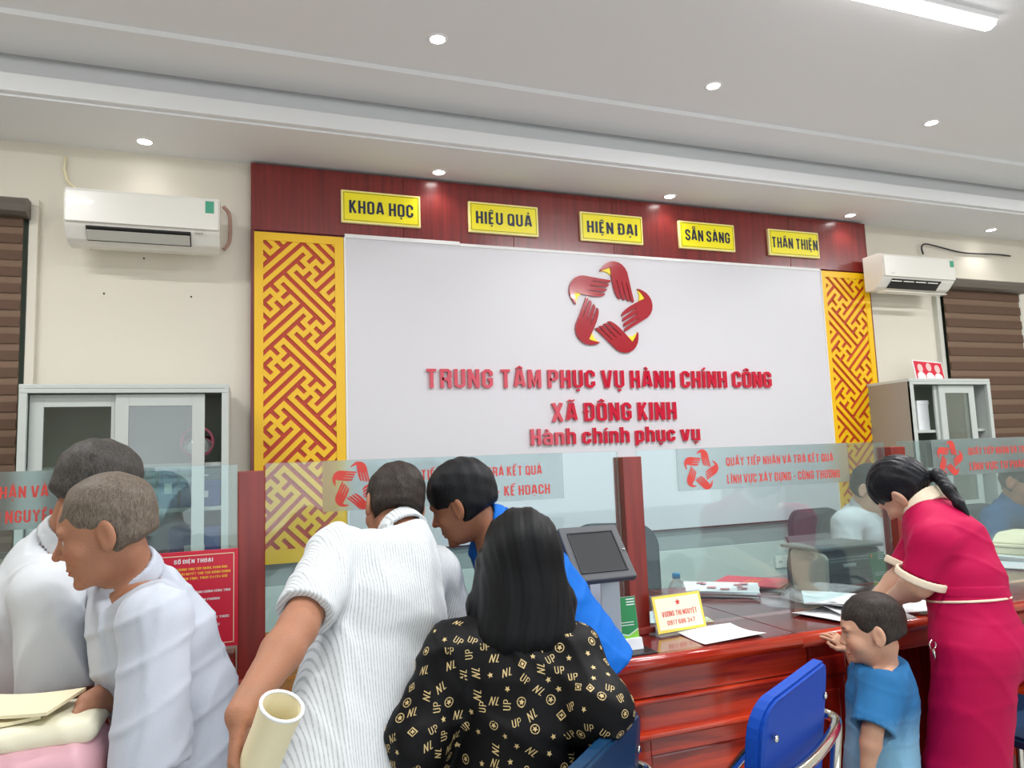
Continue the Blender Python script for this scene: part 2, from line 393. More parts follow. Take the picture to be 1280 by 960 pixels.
# floor of tiles 0.6 m
bm = box(XL, XR, YB, YF, -0.06, -0.004)
fl = struct('floor', bm, M['floor'])
tile_me = None
n = 0
for i in range(12):
    for j in range(9):
        x = XL+0.05+i*0.6+1.8; y = YB+0.02+j*0.6+2.6
        if y > 4.0 or x > 7.4: continue
        if tile_me is None:
            tb = box(0, 0.594, 0, 0.594, -0.004, 0.0); tile_me = bpy.data.meshes.new('tile'); tb.to_mesh(tile_me); tb.free(); tile_me.materials.append(M['floor'])
        o = bpy.data.objects.new('tile', tile_me); S.collection.objects.link(o); o.parent = fl; o.location = (x, y, 0)
struct('wall_back', box(XL, XR, YF, YF+0.15, 0, 3.6), M['wall'])
struct('wall_left', box(XL-0.15, XL, YB, YF+0.15, 0, 3.6), M['wall'])
struct('wall_right', box(XR, XR+0.15, YB, YF+0.15, 0, 3.6), M['wall'])
# rear wall with a wide glazed opening to the street
bm = bmesh.new()
bx(bm, XL, -1.9, YB-0.15, YB, 0, 3.6); bx(bm, 5.9, XR, YB-0.15, YB, 0, 3.6); bx(bm, -1.9, 5.9, YB-0.15, YB, 3.1, 3.6)
struct('wall_front', bm, M['wall'])
struct('ceiling', box(XL, XR, YB, 3.69, HU, HU+0.1), M['ceil'])
struct('trim_1', box(XL, XR, 3.69, 4.06, 3.472, 3.6), M['ceil'])        # shallow step of the tray ceiling
bm = bmesh.new(); bx(bm, XL, XR, 4.06, 4.63, HS, 3.36); bx(bm, XL, XR, 4.13, 4.63, 3.36, 3.7); bx(bm, XL, XR, 4.0, 4.63, 3.62, 3.7); bx(bm, XL, XR, 4.02, 4.06, HS+0.012, HS+0.105, 0.004)
struct('trim_2', bm, M['ceil'])                                          # soffit with its moulded edge
struct('baseboard_back', box(XL, XR, 4.605, 4.62, 0, 0.1), M['steelw'])
# pale dado band along the foot of the back wall, below the backdrop
bm = box(0.02, 4.9, 4.585, 4.62, 0.1, 0.655, 0.004)
struct('trim_3', bm, M['wall_low'])
bm = box(0.02, 4.9, 4.60, 4.62, 0.655, 0.83)
struct('painted_shade_band', bm, mat('wall grey with painted shade', srgb(150, 160, 158), 0.7))  # wall strip under the backdrop, its shade put into the grey colour
# lens-free screw holes left in the wall under the left air conditioner
for (px, py), wh_ in zip(((114, 311), (251, 318), (180, 323), (130, 367), (239, 371)), ('just below the left end of', 'just below the right end of', 'below the middle of', 'well below the left end of', 'well below the right end of')):
    p = at(px, py, 4.62); b_ = bmesh.new(); lathe(b_, [(0.0, 0), (0.0055, 0), (0.0055, 0.003), (0, 0.003)], 8)
    place(b_, Matrix.Translation((p.x, 4.62, p.z)) @ Matrix.Rotation(math.pi/2, 4, 'X'))
    tag(obj('screw_hole', b_, M['metal_dark']), 'small screw hole '+wh_+' the left air conditioner', 'screw hole', 'screw holes in the left wall')

# ---------------------------------------------------------------- windows with zebra blinds
def window(name, x0, x1, z0, z1, bl_label, pitch, ztop, frame_right=True):
    f = bmesh.new(); t = 0.045
    for a in ((x0-t, x0, z0, z1), (x1, x1+t, z0, z1), (x0-t, x1+t, z1, z1+t), (x0-t, x1+t, z0-t, z0)):
        bx(f, a[0], a[1], 4.575, 4.625, a[2], a[3], 0.004)
    wn = struct(name, f, M['wall'] if name == 'window_1' else M['frame'])
    obj('window_glass', box(x0, x1, 4.60, 4.61, z0, z1), M['cabglass'], wn)
    r = thing('roller_blind', bl_label, 'blind', (x0, 4.55, z0))
    def loc(b): return place(b, Matrix.Translation((-x0, -4.55, -z0)))
    cas = bmesh.new(); prism(cas, [(4.50, ztop-0.10), (4.47, ztop-0.085), (4.46, ztop-0.05), (4.47, ztop-0.015), (4.50, ztop), (4.57, ztop), (4.57, ztop-0.10)], x0-0.01, x1+0.01, 'x')
    obj('cassette', loc(cas), M['blindcas'], r)
    obj('rear_cloth', loc(box(x0+0.01, x1-0.02, 4.553, 4.556, z0, ztop-0.06)), M['blindl'], r)
    z = ztop-0.10; k = 0
    me = None
    while z - pitch*0.55 > z0:
        b = loc(box(x0+0.012, x1-0.022, 4.543, 4.546, z-pitch*0.56, z))
        obj('band', b, M['blindd'], r); z -= pitch; k += 1
    obj('bottom_rail', loc(box(x0+0.01, x1-0.02, 4.538, 4.556, z0-0.02, z0+0.015, 0.003)), M['blindcas'], r)
window('window_1', -2.3, -1.16, 0.95, 2.86, 'brown banded roller blind over the window at the left edge', 0.093, 2.88)
window('window_2', 5.74, 6.72, 0.95, 2.78, 'brown and tan striped zebra blind over the right window', 0.128, 2.80)

# ---------------------------------------------------------------- lamps
def downlight(x, y, z, label, power=14):
    t = thing('downlight', label, 'ceiling lamp', (x, y, z), 0, 'recessed downlights')
    r = bmesh.new(); lathe(r, [(0.038, -0.001), (0.040, -0.006), (0.050, -0.005), (0.054, 0.0), (0.054, 0.002)], 24)
    obj('ring', r, M['lampring'], t, True)
    d = bmesh.new(); lathe(d, [(0.0, -0.003), (0.038, -0.002), (0.038, 0.001)], 24); obj('diffuser', d, M['lamp'], t)
    l = bpy.data.lights.new('downlight_beam', 'SPOT'); l.energy = power; l.spot_size = math.radians(125); l.spot_blend = 0.7; l.shadow_soft_size = 0.04
    l.color = (1, 0.97, 0.93)
    lo = bpy.data.objects.new('downlight_beam', l); S.collection.objects.link(lo); lo.parent = t; lo.location = (0, 0, -0.02)
rowA = [(-0.57, 'above the left air conditioner'), (1.17, 'above the first and second yellow signs'), (2.93, 'above the third and fourth yellow signs'), (4.65, 'above the last yellow sign at the right'), (6.28, 'above the right window')]
for x, w_ in rowA: downlight(x, 4.44, HS, 'round lit downlight in the low soffit '+w_, 2.0 if x < 0 else 6)
rowB = [(0.9, 'left one of the upper ceiling, nearest the photographer'), (2.57, 'middle one of the upper ceiling'), (4.31, 'right one of the upper ceiling')]
for x, w_ in rowB: downlight(x, 3.37, HU, 'round lit downlight, '+w_, 14)
def tube_light(x0, x1, y, label):
    t = thing('tube_light', label, 'ceiling lamp', ((x0+x1)/2, y, HU), 0)
    h = (x1-x0)/2
    obj('housing', box(-h, h, -0.045, 0.045, -0.03, 0.0, 0.004), M['lampring'], t)
    b = bmesh.new(); prism(b, [(-0.036, -0.03), (-0.03, -0.05), (0, -0.06), (0.03, -0.05), (0.036, -0.03)], -h+0.01, h-0.01, 'x'); obj('diffuser', b, M['tubelamp'], t)
    l = area_light('tube_beam', (0, 0, -0.07), (0, 0, 0), 2*h, 0.08, 60); l.parent = t
tube_light(2.3, 3.56, 2.40, 'long white tube light on the ceiling at the top right')
tube_light(0.2, 1.46, 0.7, 'long white tube light on the ceiling overhead')
tube_light(-2.4, -1.14, 2.4, 'long white tube light on the ceiling at the far left')
tube_light(5.6, 6.86, 2.4, 'long white tube light on the ceiling at the far right')
tube_light(2.9, 4.16, 0.7, 'long white tube light on the ceiling behind the photographer')

# ================================================================ THE BACKDROP WALL
bd = thing('backdrop_wall', 'large backdrop with red wood header, yellow fretwork sides and white centre', 'backdrop', (0.02, 4.62, 0.79))
def rel(b, o): return place(b, Matrix.Translation(-Vector(o.location)))
obj('carcass', rel(box(0.02, 4.90, 4.57, 4.60, 0.80, 3.23), bd), M['redwood'], bd)
edges = [0.02, 0.95, 1.72, 2.5, 3.3, 4.1, 4.90]
for i in range(6):
    obj('header_panel', rel(box(edges[i]+0.001, edges[i+1]-0.001, 4.55, 4.575, 2.81, 3.232, 0.0015), bd), M['redwood'], bd)
obj('side_panel', rel(box(0.005, 0.024, 4.55, 4.615, 0.79, 3.232, 0.002), bd), M['redwood'], bd)
obj('side_panel', rel(box(4.90, 4.915, 4.55, 4.615, 0.79, 3.232, 0.002), bd), M['redwood'], bd)
obj('white_board', rel(box(0.572, 4.395, 4.552, 4.57, 0.812, 2.80, 0.002), bd), M['white'], bd)
b_ = bmesh.new()
bx(b_, 0.568, 1.33, 4.545, 4.57, 2.795, 2.822, 0.003); bx(b_, 1.33, 4.395, 4.547, 4.57, 2.79, 2.812, 0.003)
bx(b_, 0.562, 0.575, 4.545, 4.57, 0.81, 2.80, 0.002); bx(b_, 4.392, 4.402, 4.545, 4.57, 0.81, 2.80, 0.002)
obj('edge_trim', rel(b_, bd), M['whitetrim'], bd)
def clip_rect(poly, x0, x1, z0, z1):
    for ax, lim, sg in ((0, x0, 1), (0, x1, -1), (1, z0, 1), (1, z1, -1)):
        out = []
        for i in range(len(poly)):
            a, b = poly[i-1], poly[i]; da, db = (a[ax]-lim)*sg, (b[ax]-lim)*sg
            if da >= 0: out.append(a)
            if (da >= 0) != (db >= 0):
                t = da/(da-db); out.append((a[0]+(b[0]-a[0])*t, a[1]+(b[1]-a[1])*t))
        poly = out
        if len(poly) < 3: return None
    return poly
def fret(x0, x1, z0, z1, ix0, ix1, iz0, iz1, cx, cz, step, label):
    obj('fret_backing', rel(box(x0+0.01, x1-0.01, 4.556, 4.57, z0+0.01, z1-0.01), bd), M['fretred'], bd)
    fb = bmesh.new()
    for a in ((x0, ix0, z0, z1), (ix1, x1, z0, z1), (ix0, ix1, z0, iz0), (ix0, ix1, iz1, z1)):
        bx(fb, a[0], a[1], 4.543, 4.562, a[2], a[3])
    obj('fret_frame', rel(fb, bd), M['yellow'], bd)
    segs = []
    W_ = 0.27*step*math.sqrt(2)
    d4 = {'u': (1, 1), 'v': (1, -1), '-u': (-1, -1), '-v': (-1, 1)}
    order = ['u', 'v', '-u', '-v']         # clockwise
    for i in range(-3, 4):
        for j in range(-9, 10):
            if (i+j) % 2: continue
            ox, oz = cx+i*5*step, cz+j*5*step; typ = (i % 2 == 0)
            for k in range(4):
                d = d4[order[k]]; s1 = d4[order[(k+(1 if typ else -1)) % 4]]; s2 = d4[order[(k+(-1 if typ else 1)) % 4]]
                pts = [(0, 0), d, (d[0]+s1[0], d[1]+s1[1])]
                pts.append((pts[2][0]+d[0], pts[2][1]+d[1])); pts.append((pts[3][0]+7*s2[0], pts[3][1]+7*s2[1]))
                for a, b in zip(pts, pts[1:]):
                    A = (ox+a[0]*step, oz+a[1]*step); B = (ox+b[0]*step, oz+b[1]*step)
                    key = tuple(sorted([(round(A[0], 3), round(A[1], 3)), (round(B[0], 3), round(B[1], 3))]))
                    if key in segs: continue
                    segs.append(key)
                    L = math.hypot(B[0]-A[0], B[1]-A[1]); ux, uz = (B[0]-A[0])/L, (B[1]-A[1])/L
                    A = (A[0]-ux*W_/1, A[1]-uz*W_/1); B = (B[0]+ux*W_, B[1]+uz*W_); nx, nz = -uz*W_, ux*W_
                    p = clip_rect([(A[0]+nx, A[1]+nz), (B[0]+nx, B[1]+nz), (B[0]-nx, B[1]-nz), (A[0]-nx, A[1]-nz)], ix0-.002, ix1+.002, iz0-.002, iz1+.002)
                    if p: prism(FB, p, 4.546+0.00012*(len(segs) % 12), 4.56, 'y')
for args in ((0.025, 0.56, 0.79, 2.795, 0.077, 0.505, 0.87, 2.745, 0.35, 2.588, 0.0388), (4.40, 4.895, 0.79, 2.795, 4.436, 4.845, 0.87, 2.745, 4.564, 2.52, 0.0388)):
    FB = bmesh.new(); fret(*args, ''); obj('fretwork', rel(FB, bd), M['yellow'], bd)

# yellow word signs
signs = [('KHOA HỌC', 0.546, 1.06), ('HIỆU QUẢ', 1.392, 1.90), ('HIỆN ĐẠI', 2.226, 2.735), ('SẴN SÀNG', 3.05, 3.552), ('THÂN THIỆN', 3.878, 4.38)]
nth = ['first from the left', 'second from the left', 'in the middle', 'second from the right', 'last on the right']
for (s, x0, x1), nn in zip(signs, nth):
    z0, z1 = 2.89, 3.105
    t = thing('word_sign', 'yellow sign reading %s on the red header, %s' % (s, nn), 'sign', (x0, 4.545, z0), 0, 'yellow word signs')
    w_ = x1-x0; h_ = z1-z0
    obj('plate', box(0, w_, -0.02, 0.005, 0, h_, 0.004), M['signedge'], t)
    obj('face', box(0.01, w_-0.01, -0.0225, -0.015, 0.01, h_-0.01), M['signy'], t)
    b_ = bmesh.new(); e = 0.016; k = 0.0025
    for a in ((e, w_-e, e, e+k), (e, w_-e, h_-e-k, h_-e), (e, e+k, e, h_-e), (w_-e-k, w_-e, e, h_-e)): bx(b_, a[0], a[1], -0.0235, -0.02, a[2], a[3])
    obj('border_line', b_, M['navy'], t)
    text_line(s, 0.05 if len(s) < 10 else 0.025, w_-(0.05 if len(s) < 10 else 0.02), 0.063, 0.085, -0.0235, M['navy'], t, off=0.02, depth=0.0015, hv=0.045)

# raised lettering and emblem
t1 = thing('wall_lettering', 'top line of raised crimson capitals on the white board', 'lettering', (1.07, 4.552, 1.83), 0, 'raised crimson lettering')
letters('TRUNG TÂM PHỤC VỤ HÀNH CHÍNH CÔNG', 0.0, 2.74, 0, 0.125, 0, 0.02, M['letred'], t1, 0.02)
t2 = thing('wall_lettering', 'middle line of raised crimson capitals reading XÃ ĐÔNG KINH', 'lettering', (1.946, 4.552, 1.597), 0, 'raised crimson lettering')
letters('XÃ ĐÔNG KINH', 0.0, 0.99, 0, 0.128, 0, 0.02, M['letred'], t2, 0.02)
t3 = thing('wall_lettering', 'lowest line of raised crimson letters, mostly lower case, on the white board', 'lettering', (1.786, 4.552, 1.44), 0, 'raised crimson lettering')
letters('Hành chính phục vụ', 0.0, 1.34, 0, 0.11, 0, 0.02, M['letred'], t3, 0.02)

EC = (565, 510)
hand = [(490,200),(497,180),(520,150),(545,126),(575,110),(610,103),(650,110),(682,128),(708,158),(725,195),(736,255),(752,350),(770,440),(770,453),(756,449),(745,435),(714,284),(709,284),(733,430),(735,446),(718,441),(706,428),(674,278),(669,278),(691,425),(693,439),(678,433),(666,420),(631,268),(626,268),(651,415),(655,431),(640,428),(625,408),(612,375),(600,330),(590,270),(577,160),(552,168),(520,184)]
yel = [(577,162),(583,222),(560,206),(540,196),(500,197),(530,180),(553,170)]
def emb_pts(pts, ang, sc):
    out = []
    for x, y in pts:
        X = (x-EC[0])*1.117; Y = -(y-EC[1]); c, s_ = math.cos(ang), math.sin(ang)
        out.append(((X*c-Y*s_)*sc, (X*s_+Y*c)*sc))
    return out
def emblem(parent, cx, cz, y, R, depth, mr, my, back=None):
    sc = R/407.0
    for k in range(5):
        a = -k*math.radians(72)
        b = bmesh.new(); prism(b, [(cx+p[0], cz+p[1]) for p in emb_pts(hand, a, sc)], y-depth, y, 'y'); obj('hand_shape', b, mr, parent)
        if my:
            b = bmesh.new(); prism(b, [(cx+p[0], cz+p[1]) for p in emb_pts(yel, a, sc)], y-depth*0.7, y, 'y'); obj('star_tip', b, my, parent)
te = thing('wall_emblem', 'round star emblem of five dark red hands with yellow tips on the white board', 'emblem', (2.44, 4.552, 2.41))
emblem(te, 0, 0, 0, 0.345, 0.018, M['embred'], M['embyel'])

# ---------------------------------------------------------------- air conditioners
def aircon(loc, w_, label, open_vent, sticker):
    t = thing('air_conditioner', label, 'air conditioner', loc)
    prof = [(0.0, 0.0), (-0.07, -0.005), (-0.13, 0.02), (-0.165, 0.055), (-0.185, 0.075), (-0.2, 0.10), (-0.205, 0.25), (-0.19, 0.28), (-0.16, 0.29), (0.0, 0.29)]
    b = bmesh.new(); prism(b, prof, 0, w_, 'x'); bmesh.ops.bevel(b, geom=b.edges[:], offset=0.004, segments=2, affect='EDGES', clamp_overlap=True)
    obj('body', b, M['acw'], t)
    obj('front_panel', box(0.006, w_-0.006, -0.211, -0.2, 0.092, 0.262, 0.004), M['acw'], t)
    b = bmesh.new(); prism(b, [(-0.187, 0.07), (-0.19, 0.078), (-0.128, 0.012), (-0.12, 0.014)], 0.1, w_-0.15, 'x'); obj('vent_slot', b, M['acd'], t)
    fl_ = bmesh.new()
    if open_vent:
        bx(fl_, 0.02, w_-0.08, -0.175, -0.10, -0.028, -0.02, 0.003); obj('louvre', fl_, M['acw'], t)
        for k in range(4):
            obj('vane', box(0.09+k*(w_-0.26)/4, 0.09+(k+0.82)*(w_-0.26)/4, -0.192, -0.186, 0.055, 0.062), M['acw'], t)
    else:
        prism(fl_, [(-0.188, 0.056), (-0.192, 0.052), (-0.15, 0.01), (-0.145, 0.013)], 0.105, w_-0.155, 'x'); obj('louvre', fl_, M['acg'], t)
    obj('sticker', box(w_-sticker[0], w_-sticker[0]+sticker[1], -0.2125, -0.21, 0.262-sticker[2], 0.256), M['green'], t)
    obj('logo_plate', box(w_-0.13, w_-0.085, -0.2, -0.188, 0.072, 0.078), M['acg'], t) if not open_vent else obj('logo_plate', box(0.07, 0.11, -0.2125, -0.21, 0.112, 0.118), M['acg'], t)
    if not open_vent:
        b = tube(bmesh.new(), spline([(0.12, -0.19, 0.088), (0.25, -0.2, 0.10), (0.4, -0.205, 0.108), (0.55, -0.2, 0.095)], 6), 0.004, 6); obj('front_seam', b, M['acw'], t)
    return t
aircon((-0.925, 4.46, 2.60), 0.765, 'white split air conditioner with closed vent, on the left wall', False, (0.075, 0.045, 0.075))
aircon((4.80, 4.50, 2.62), 0.79, 'white split air conditioner with open vent, right of the backdrop', True, (0.06, 0.045, 0.06))
b_ = tube(bmesh.new(), [at(82, 196, 4.60), at(80, 212, 4.59), at(84, 226, 4.58), at(92, 234, 4.58), at(100, 240, 4.55)], 0.008, 8)
tag(obj('cable', b_, M['paper2']), 'short cream cable loop above the left air conditioner', 'cable')
b_ = tube(bmesh.new(), spline([at(279, 258, 4.55), at(287, 270, 4.58), at(287, 300, 4.59), at(280, 312, 4.57)], 6), 0.011, 8)
tag(obj('refrigerant_pipe', b_, mat('pinkish wrapped pipe', srgb(176, 140, 124), 0.7)), 'pinkish pipe curling out of the side of the left air conditioner', 'pipe')
b_ = tube(bmesh.new(), spline([at(1154, 318, 4.59), at(1152, 309, 4.58), at(1157, 305, 4.58), at(1175, 309, 4.59), at(1205, 316, 4.6), at(1245, 318, 4.6), at(1263, 320, 4.6)], 6), 0.007, 8)
tag(obj('cable', b_, M['metal_dark']), 'thin dark cable along the wall above the right air conditioner', 'cable')

# ---------------------------------------------------------------- filing cabinets
def cabinet(x0, x1, yf, yb, h, label, slid, side_m):
    t = thing('glass_door_cabinet', label, 'cabinet', (x0, yf, 0)); w_ = x1-x0; d = yb-yf
    obj('side_panel', box(0, 0.022, 0, d, 0, h), side_m, t); obj('side_panel', box(w_-0.022, w_, 0, d, 0, h), M['steelw'], t)
    obj('top_panel', box(-0.002, w_+0.002, -0.002, d, h-0.022, h, 0.003), M['steelw'], t)
    obj('back_panel', box(0, w_, d-0.012, d, 0, h), M['cabin'], t)
    obj('base_panel', box(0, w_, 0, d, 0.0, 0.08), M['steelw'], t)
    b = bmesh.new(); bx(b, 0.0, 0.036, -0.004, 0.02, 0.08, h-0.0455, 0.002); bx(b, w_-0.036, w_, -0.004, 0.02, 0.08, h-0.0455, 0.002); bx(b, 0, w_, -0.004, 0.02, h-0.045, h-0.023, 0.002); bx(b, 0, w_, -0.004, 0.02, 0.8, 0.84)
    obj('front_frame', b, M['steelw'], t)
    for z in (1.16, 1.395 if x0 < 0 else 1.46): obj('shelf', box(0.022, w_-0.022, 0.06, d-0.012, z-0.02, z), M['steelw'], t)
    obj('middle_shelf', box(0.022, w_-0.022, 0.03, d-0.012, 0.8, 0.83), M['steelw'], t)
    dw = w_*0.44
    for k, xo in enumerate(slid):
        yy = 0.022+0.02*(1-k)
        f = bmesh.new(); f0, f1 = xo, xo+dw; a = 0.062
        for q in ((f0, f0+a, 0.85, h-0.05), (f1-a, f1, 0.85, h-0.05), (f0+a, f1-a, 0.85, 0.9), (f0+a, f1-a, h-0.05-a, h-0.05)):
            bx(f, q[0], q[1], yy, yy+0.016, q[2], q[3], 0.0015)
        dd = obj('sliding_door', f, M['steelw'], t)
        obj('pane', box(f0+a, f1-a, yy+0.006, yy+0.010, 0.9, h-0.05-a), M['cabglass'], dd)
        obj('handle', box(f1-0.04 if k == 0 else f0+0.02, f1-0.025 if k == 0 else f0+0.035, yy-0.002, yy+0.003, 1.25, 1.36), M['black'], dd)
        obj('lower_door', box(f0, f1, yy, yy+0.016, 0.09, 0.79, 0.002), M['steelw'], t)
    return t
cabinet(-1.07, -0.105, 4.15, 4.58, 1.81, 'grey steel glass door cabinet behind the men at the left', (0.036, 0.42), M['steelw'])
cabinet(4.79, 5.66, 4.15, 4.60, 1.86, 'grey steel glass door cabinet in front of the right blind', (0.30, 0.33), M['steelside'])
# contents of the left cabinet
def item(name, label, cat, b, m, group=None):
    return tag(obj(name, b, m), label, cat, group)
def binder_box(x0, x1, z0, z1, m, label, group=None, y0=4.24, y1=4.5):
    t = thing('file_box', label, 'box', ((x0+x1)/2, y0, z0), 0, group); w_ = (x1-x0)/2; h_ = z1-z0
    obj('box_body', box(-w_, w_, 0, y1-y0, 0, h_-0.03, 0.003), m, t); obj('lid', box(-w_-0.004, w_+0.004, -0.004, y1-y0, h_-0.035, h_, 0.003), m, t)
    obj('index_label', box(-w_*0.4, w_*0.4, -0.003, 0.0, h_*0.35, h_*0.6), M['paper'], t)
binder_box(-0.45, -0.36, 1.16, 1.38, M['boxblue'], 'pale blue file box on the shelf right of the men, left one')
binder_box(-0.345, -0.15, 1.16, 1.30, M['boxblue'], 'wide blue file box under a grey binder in the left cabinet')
binder_box(-0.345, -0.15, 1.30, 1.365, M['boxteal'], 'grey green binder lying on the blue file box')
binder_box(-0.62, -0.47, 1.16, 1.36, M['boxteal'], 'dark grey green file box on the lower shelf of the left cabinet')
binder_box(-0.4, -0.15, 0.83, 1.05, M['boxblue'], 'dark blue file box low in the left cabinet')
mr_ = thing('table_mirror', 'round pink rimmed mirror on the upper shelf of the left cabinet', 'mirror', (-0.27, 4.33, 1.395))
b_ = bmesh.new(); lathe(b_, [(0, 0), (0.078, 0), (0.078, 0.004), (0, 0.004)], 28); place(b_, Matrix.Translation((0, 0, 0.115)) @ Matrix.Rotation(math.radians(72), 4, 'X')); obj('mirror_glass', b_, M['mirror'], mr_)
b_ = bmesh.new(); ring = [(0.08*math.cos(a_), 0, 0.115+0.08*math.sin(a_)) for a_ in np.linspace(0, 2*math.pi, 30)]; tube(b_, ring, 0.008, 8, False); obj('rim', b_, M['pinkrim'], mr_)
b_ = tube(bmesh.new(), [(0, 0, 0.035), (0, 0.0, 0.005)], 0.008); lathe(b_, [(0.0, 0.012), (0.03, 0.008), (0.045, 0.001), (0.0, 0.001)], 20); obj('stand', b_, M['pinkrim'], mr_)
# contents of the right cabinet
binder_box(5.05, 5.25, 0.83, 1.1, M['boxteal'], 'grey green file box low in the right cabinet')
binder_box(5.0, 5.12, 1.46, 1.7, M['paper'], 'white file box on the upper shelf of the right cabinet', None, 4.28)
binder_box(5.3, 5.5, 1.16, 1.36, M['steelside'], 'beige file box on the middle shelf of the right cabinet')
# picture panel on top of the right cabinet
pf = thing('picture_panel', 'small red picture of three figures on the right cabinet', 'picture', (5.23, 4.32, 1.86))
tl = Matrix.Rotation(math.radians(-12), 4, 'X') @ Matrix.Rotation(math.radians(4), 4, 'Y')
obj('panel', place(box(-0.16, 0.16, 0, 0.008, 0, 0.175, 0.003), tl), M['paper'], pf)
obj('red_ground', place(box(-0.15, 0.15, -0.002, 0.001, 0.01, 0.165), tl), M['crimson'], pf)
for k, (xx, hh) in enumerate(((-0.095, 0.115), (0.0, 0.13), (0.09, 0.12))):
    b_ = bmesh.new(); prism(b_, [(xx+0.028*math.cos(a_), hh-0.01+0.036*math.sin(a_)) for a_ in np.linspace(0, 2*math.pi, 16)[:-1]], -0.004, 0, 'y')
    obj('printed_head', place(b_, tl), mat('printed grey pink', srgb(222, 190, 186), 0.6), pf)
    b_ = bmesh.new(); prism(b_, [(xx-0.045, 0.012), (xx+0.045, 0.012), (xx+0.04, 0.05), (xx+0.015, 0.072), (xx-0.015, 0.072), (xx-0.04, 0.05)], -0.0035, 0, 'y'); obj('printed_shoulders', place(b_, tl), M['paper'], pf)
# wall socket and cable behind the desk
sk = thing('wall_socket', 'white double wall socket above the dado behind the printer', 'socket', (3.84, 4.583, 0.50))
obj('plate', box(-0.085, 0.085, -0.012, 0.002, -0.045, 0.045, 0.004), M['acw'], sk)
for k in (-0.04, 0.04):
    b_ = bmesh.new(); bx(b_, k-0.012, k-0.006, -0.0135, -0.011, -0.008, 0.008); bx(b_, k+0.006, k+0.012, -0.0135, -0.011, -0.008, 0.008); obj('outlet', b_, M['acd'], sk)
b_ = tube(bmesh.new(), spline([(3.95, 4.56, 0.5), (4.0, 4.55, 0.54), (4.05, 4.55, 0.46), (3.99, 4.55, 0.38), (4.05, 4.55, 0.30), (4.1, 4.56, 0.1)], 6), 0.006, 6)
tag(obj('cable', b_, M['steelw']), 'pale looped cable beside the wall socket', 'cable')
# ================================================================ THE COUNTER
GY = 2.13
def atd(px, py, d): return O3 + ray(px, py)*(d/FOC)
ct = thing('service_counter', 'long glossy mahogany service counter running across the room', 'counter', (0, 1.85, 0))
def crel(b): return rel(b, ct)
seams = [-1.75, -0.66, 0.40, 1.60, 2.70, 4.3]
for i in range(5):
    a, b_ = seams[i], seams[i+1]
    obj('worktop', crel(box(a+0.001, b_-0.001, 1.86, 2.42, 0.745, 0.78, 0.003)), M['mahogtop'], ct)
    obj('rear_worktop', crel(box(a+0.001, b_-0.001, 2.424, 2.75, 0.745, 0.779, 0.003)), M['mahogtop'], ct)
    bm = bmesh.new()
    prism(bm, [(1.87, 0.735), (1.855, 0.742), (1.848, 0.755), (1.85, 0.772), (1.862, 0.7815), (1.88, 0.7815), (1.88, 0.735)], a+0.001, b_-0.001, 'x')
    obj('top_moulding', crel(bm), M['mahog'], ct, True)
def front_bay(x0, x1, y):
    obj('frieze_panel', crel(box(x0, x1, y, y+0.03, 0.66, 0.742, 0.002)), M['mahog'], ct)
    obj('upper_moulding', crel(box(x0, x1, y-0.012, y+0.03, 0.643, 0.657, 0.005)), M['mahog'], ct)
    obj('rail_panel', crel(box(x0, x1, y+0.006, y+0.03, 0.565, 0.645, 0.002)), M['mahog'], ct)
    obj('lower_moulding', crel(box(x0, x1, y-0.016, y+0.03, 0.548, 0.566, 0.006)), M['mahog'], ct)
    obj('base_rail', crel(box(x0, x1, y, y+0.03, 0.0, 0.12, 0.002)), M['mahog'], ct)
    n = 2; wd = (x1-x0)/n
    for k in range(n):
        a, b_ = x0+k*wd, x0+(k+1)*wd
        bm = bmesh.new()
        for q in ((a, a+0.05, .12, .55), (b_-0.05, b_, .12, .55), (a+.05, b_-.05, .12, .17), (a+.05, b_-.05, .5, .55)): bx(bm, q[0], q[1], y, y+.03, q[2], q[3], 0.002)
        obj('panel_frame', crel(bm), M['mahog'], ct)
        obj('field_panel', crel(box(a+0.055, b_-0.055, y+0.012, y+0.028, 0.175, 0.495, 0.006)), M['mahog'], ct)
front_bay(-1.7, -0.66, 1.885); front_bay(-0.66, 0.40, 1.885); front_bay(0.40, 1.64, 1.885)
for xx in (-1.70, 1.64):
    obj('pilaster', crel(box(xx, xx+0.13, 1.872, 2.0, 0, 0.742, 0.004)), M['mahogv'], ct)
    obj('pilaster_face', crel(box(xx+0.03, xx+0.10, 1.864, 1.875, 0.15, 0.60, 0.004)), M['mahogv'], ct)
    obj('pilaster_block', crel(box(xx-0.004, xx+0.134, 1.866, 2.0, 0.64, 0.70, 0.004)), M['mahogv'], ct)
# recessed knee space to the right of the pilaster
for a, b_ in ((1.77, 2.33), (2.36, 3.3), (3.33, 4.27)):
    obj('knee_panel', crel(box(a, b_, 2.36, 2.385, 0.10, 0.742, 0.002)), M['mahog'], ct)
    obj('knee_apron', crel(box(a, b_, 1.93, 1.95, 0.66, 0.742, 0.002)), M['mahog'], ct)
obj('plinth', crel(box(1.77, 4.27, 2.345, 2.38, 0.0, 0.10, 0.002)), M['mahog'], ct)
for xx in (2.33, 3.30):
    obj('partition', crel(box(xx, xx+0.03, 1.93, 2.75, 0, 0.744, 0.002)), M['mahogv'], ct)
obj('end_panel', crel(box(1.77, 1.79, 1.95, 2.36, 0.0, 0.744)), M['mahogv'], ct)
obj('end_panel', crel(box(4.27, 4.30, 1.93, 2.75, 0.0, 0.744)), M['mahogv'], ct)

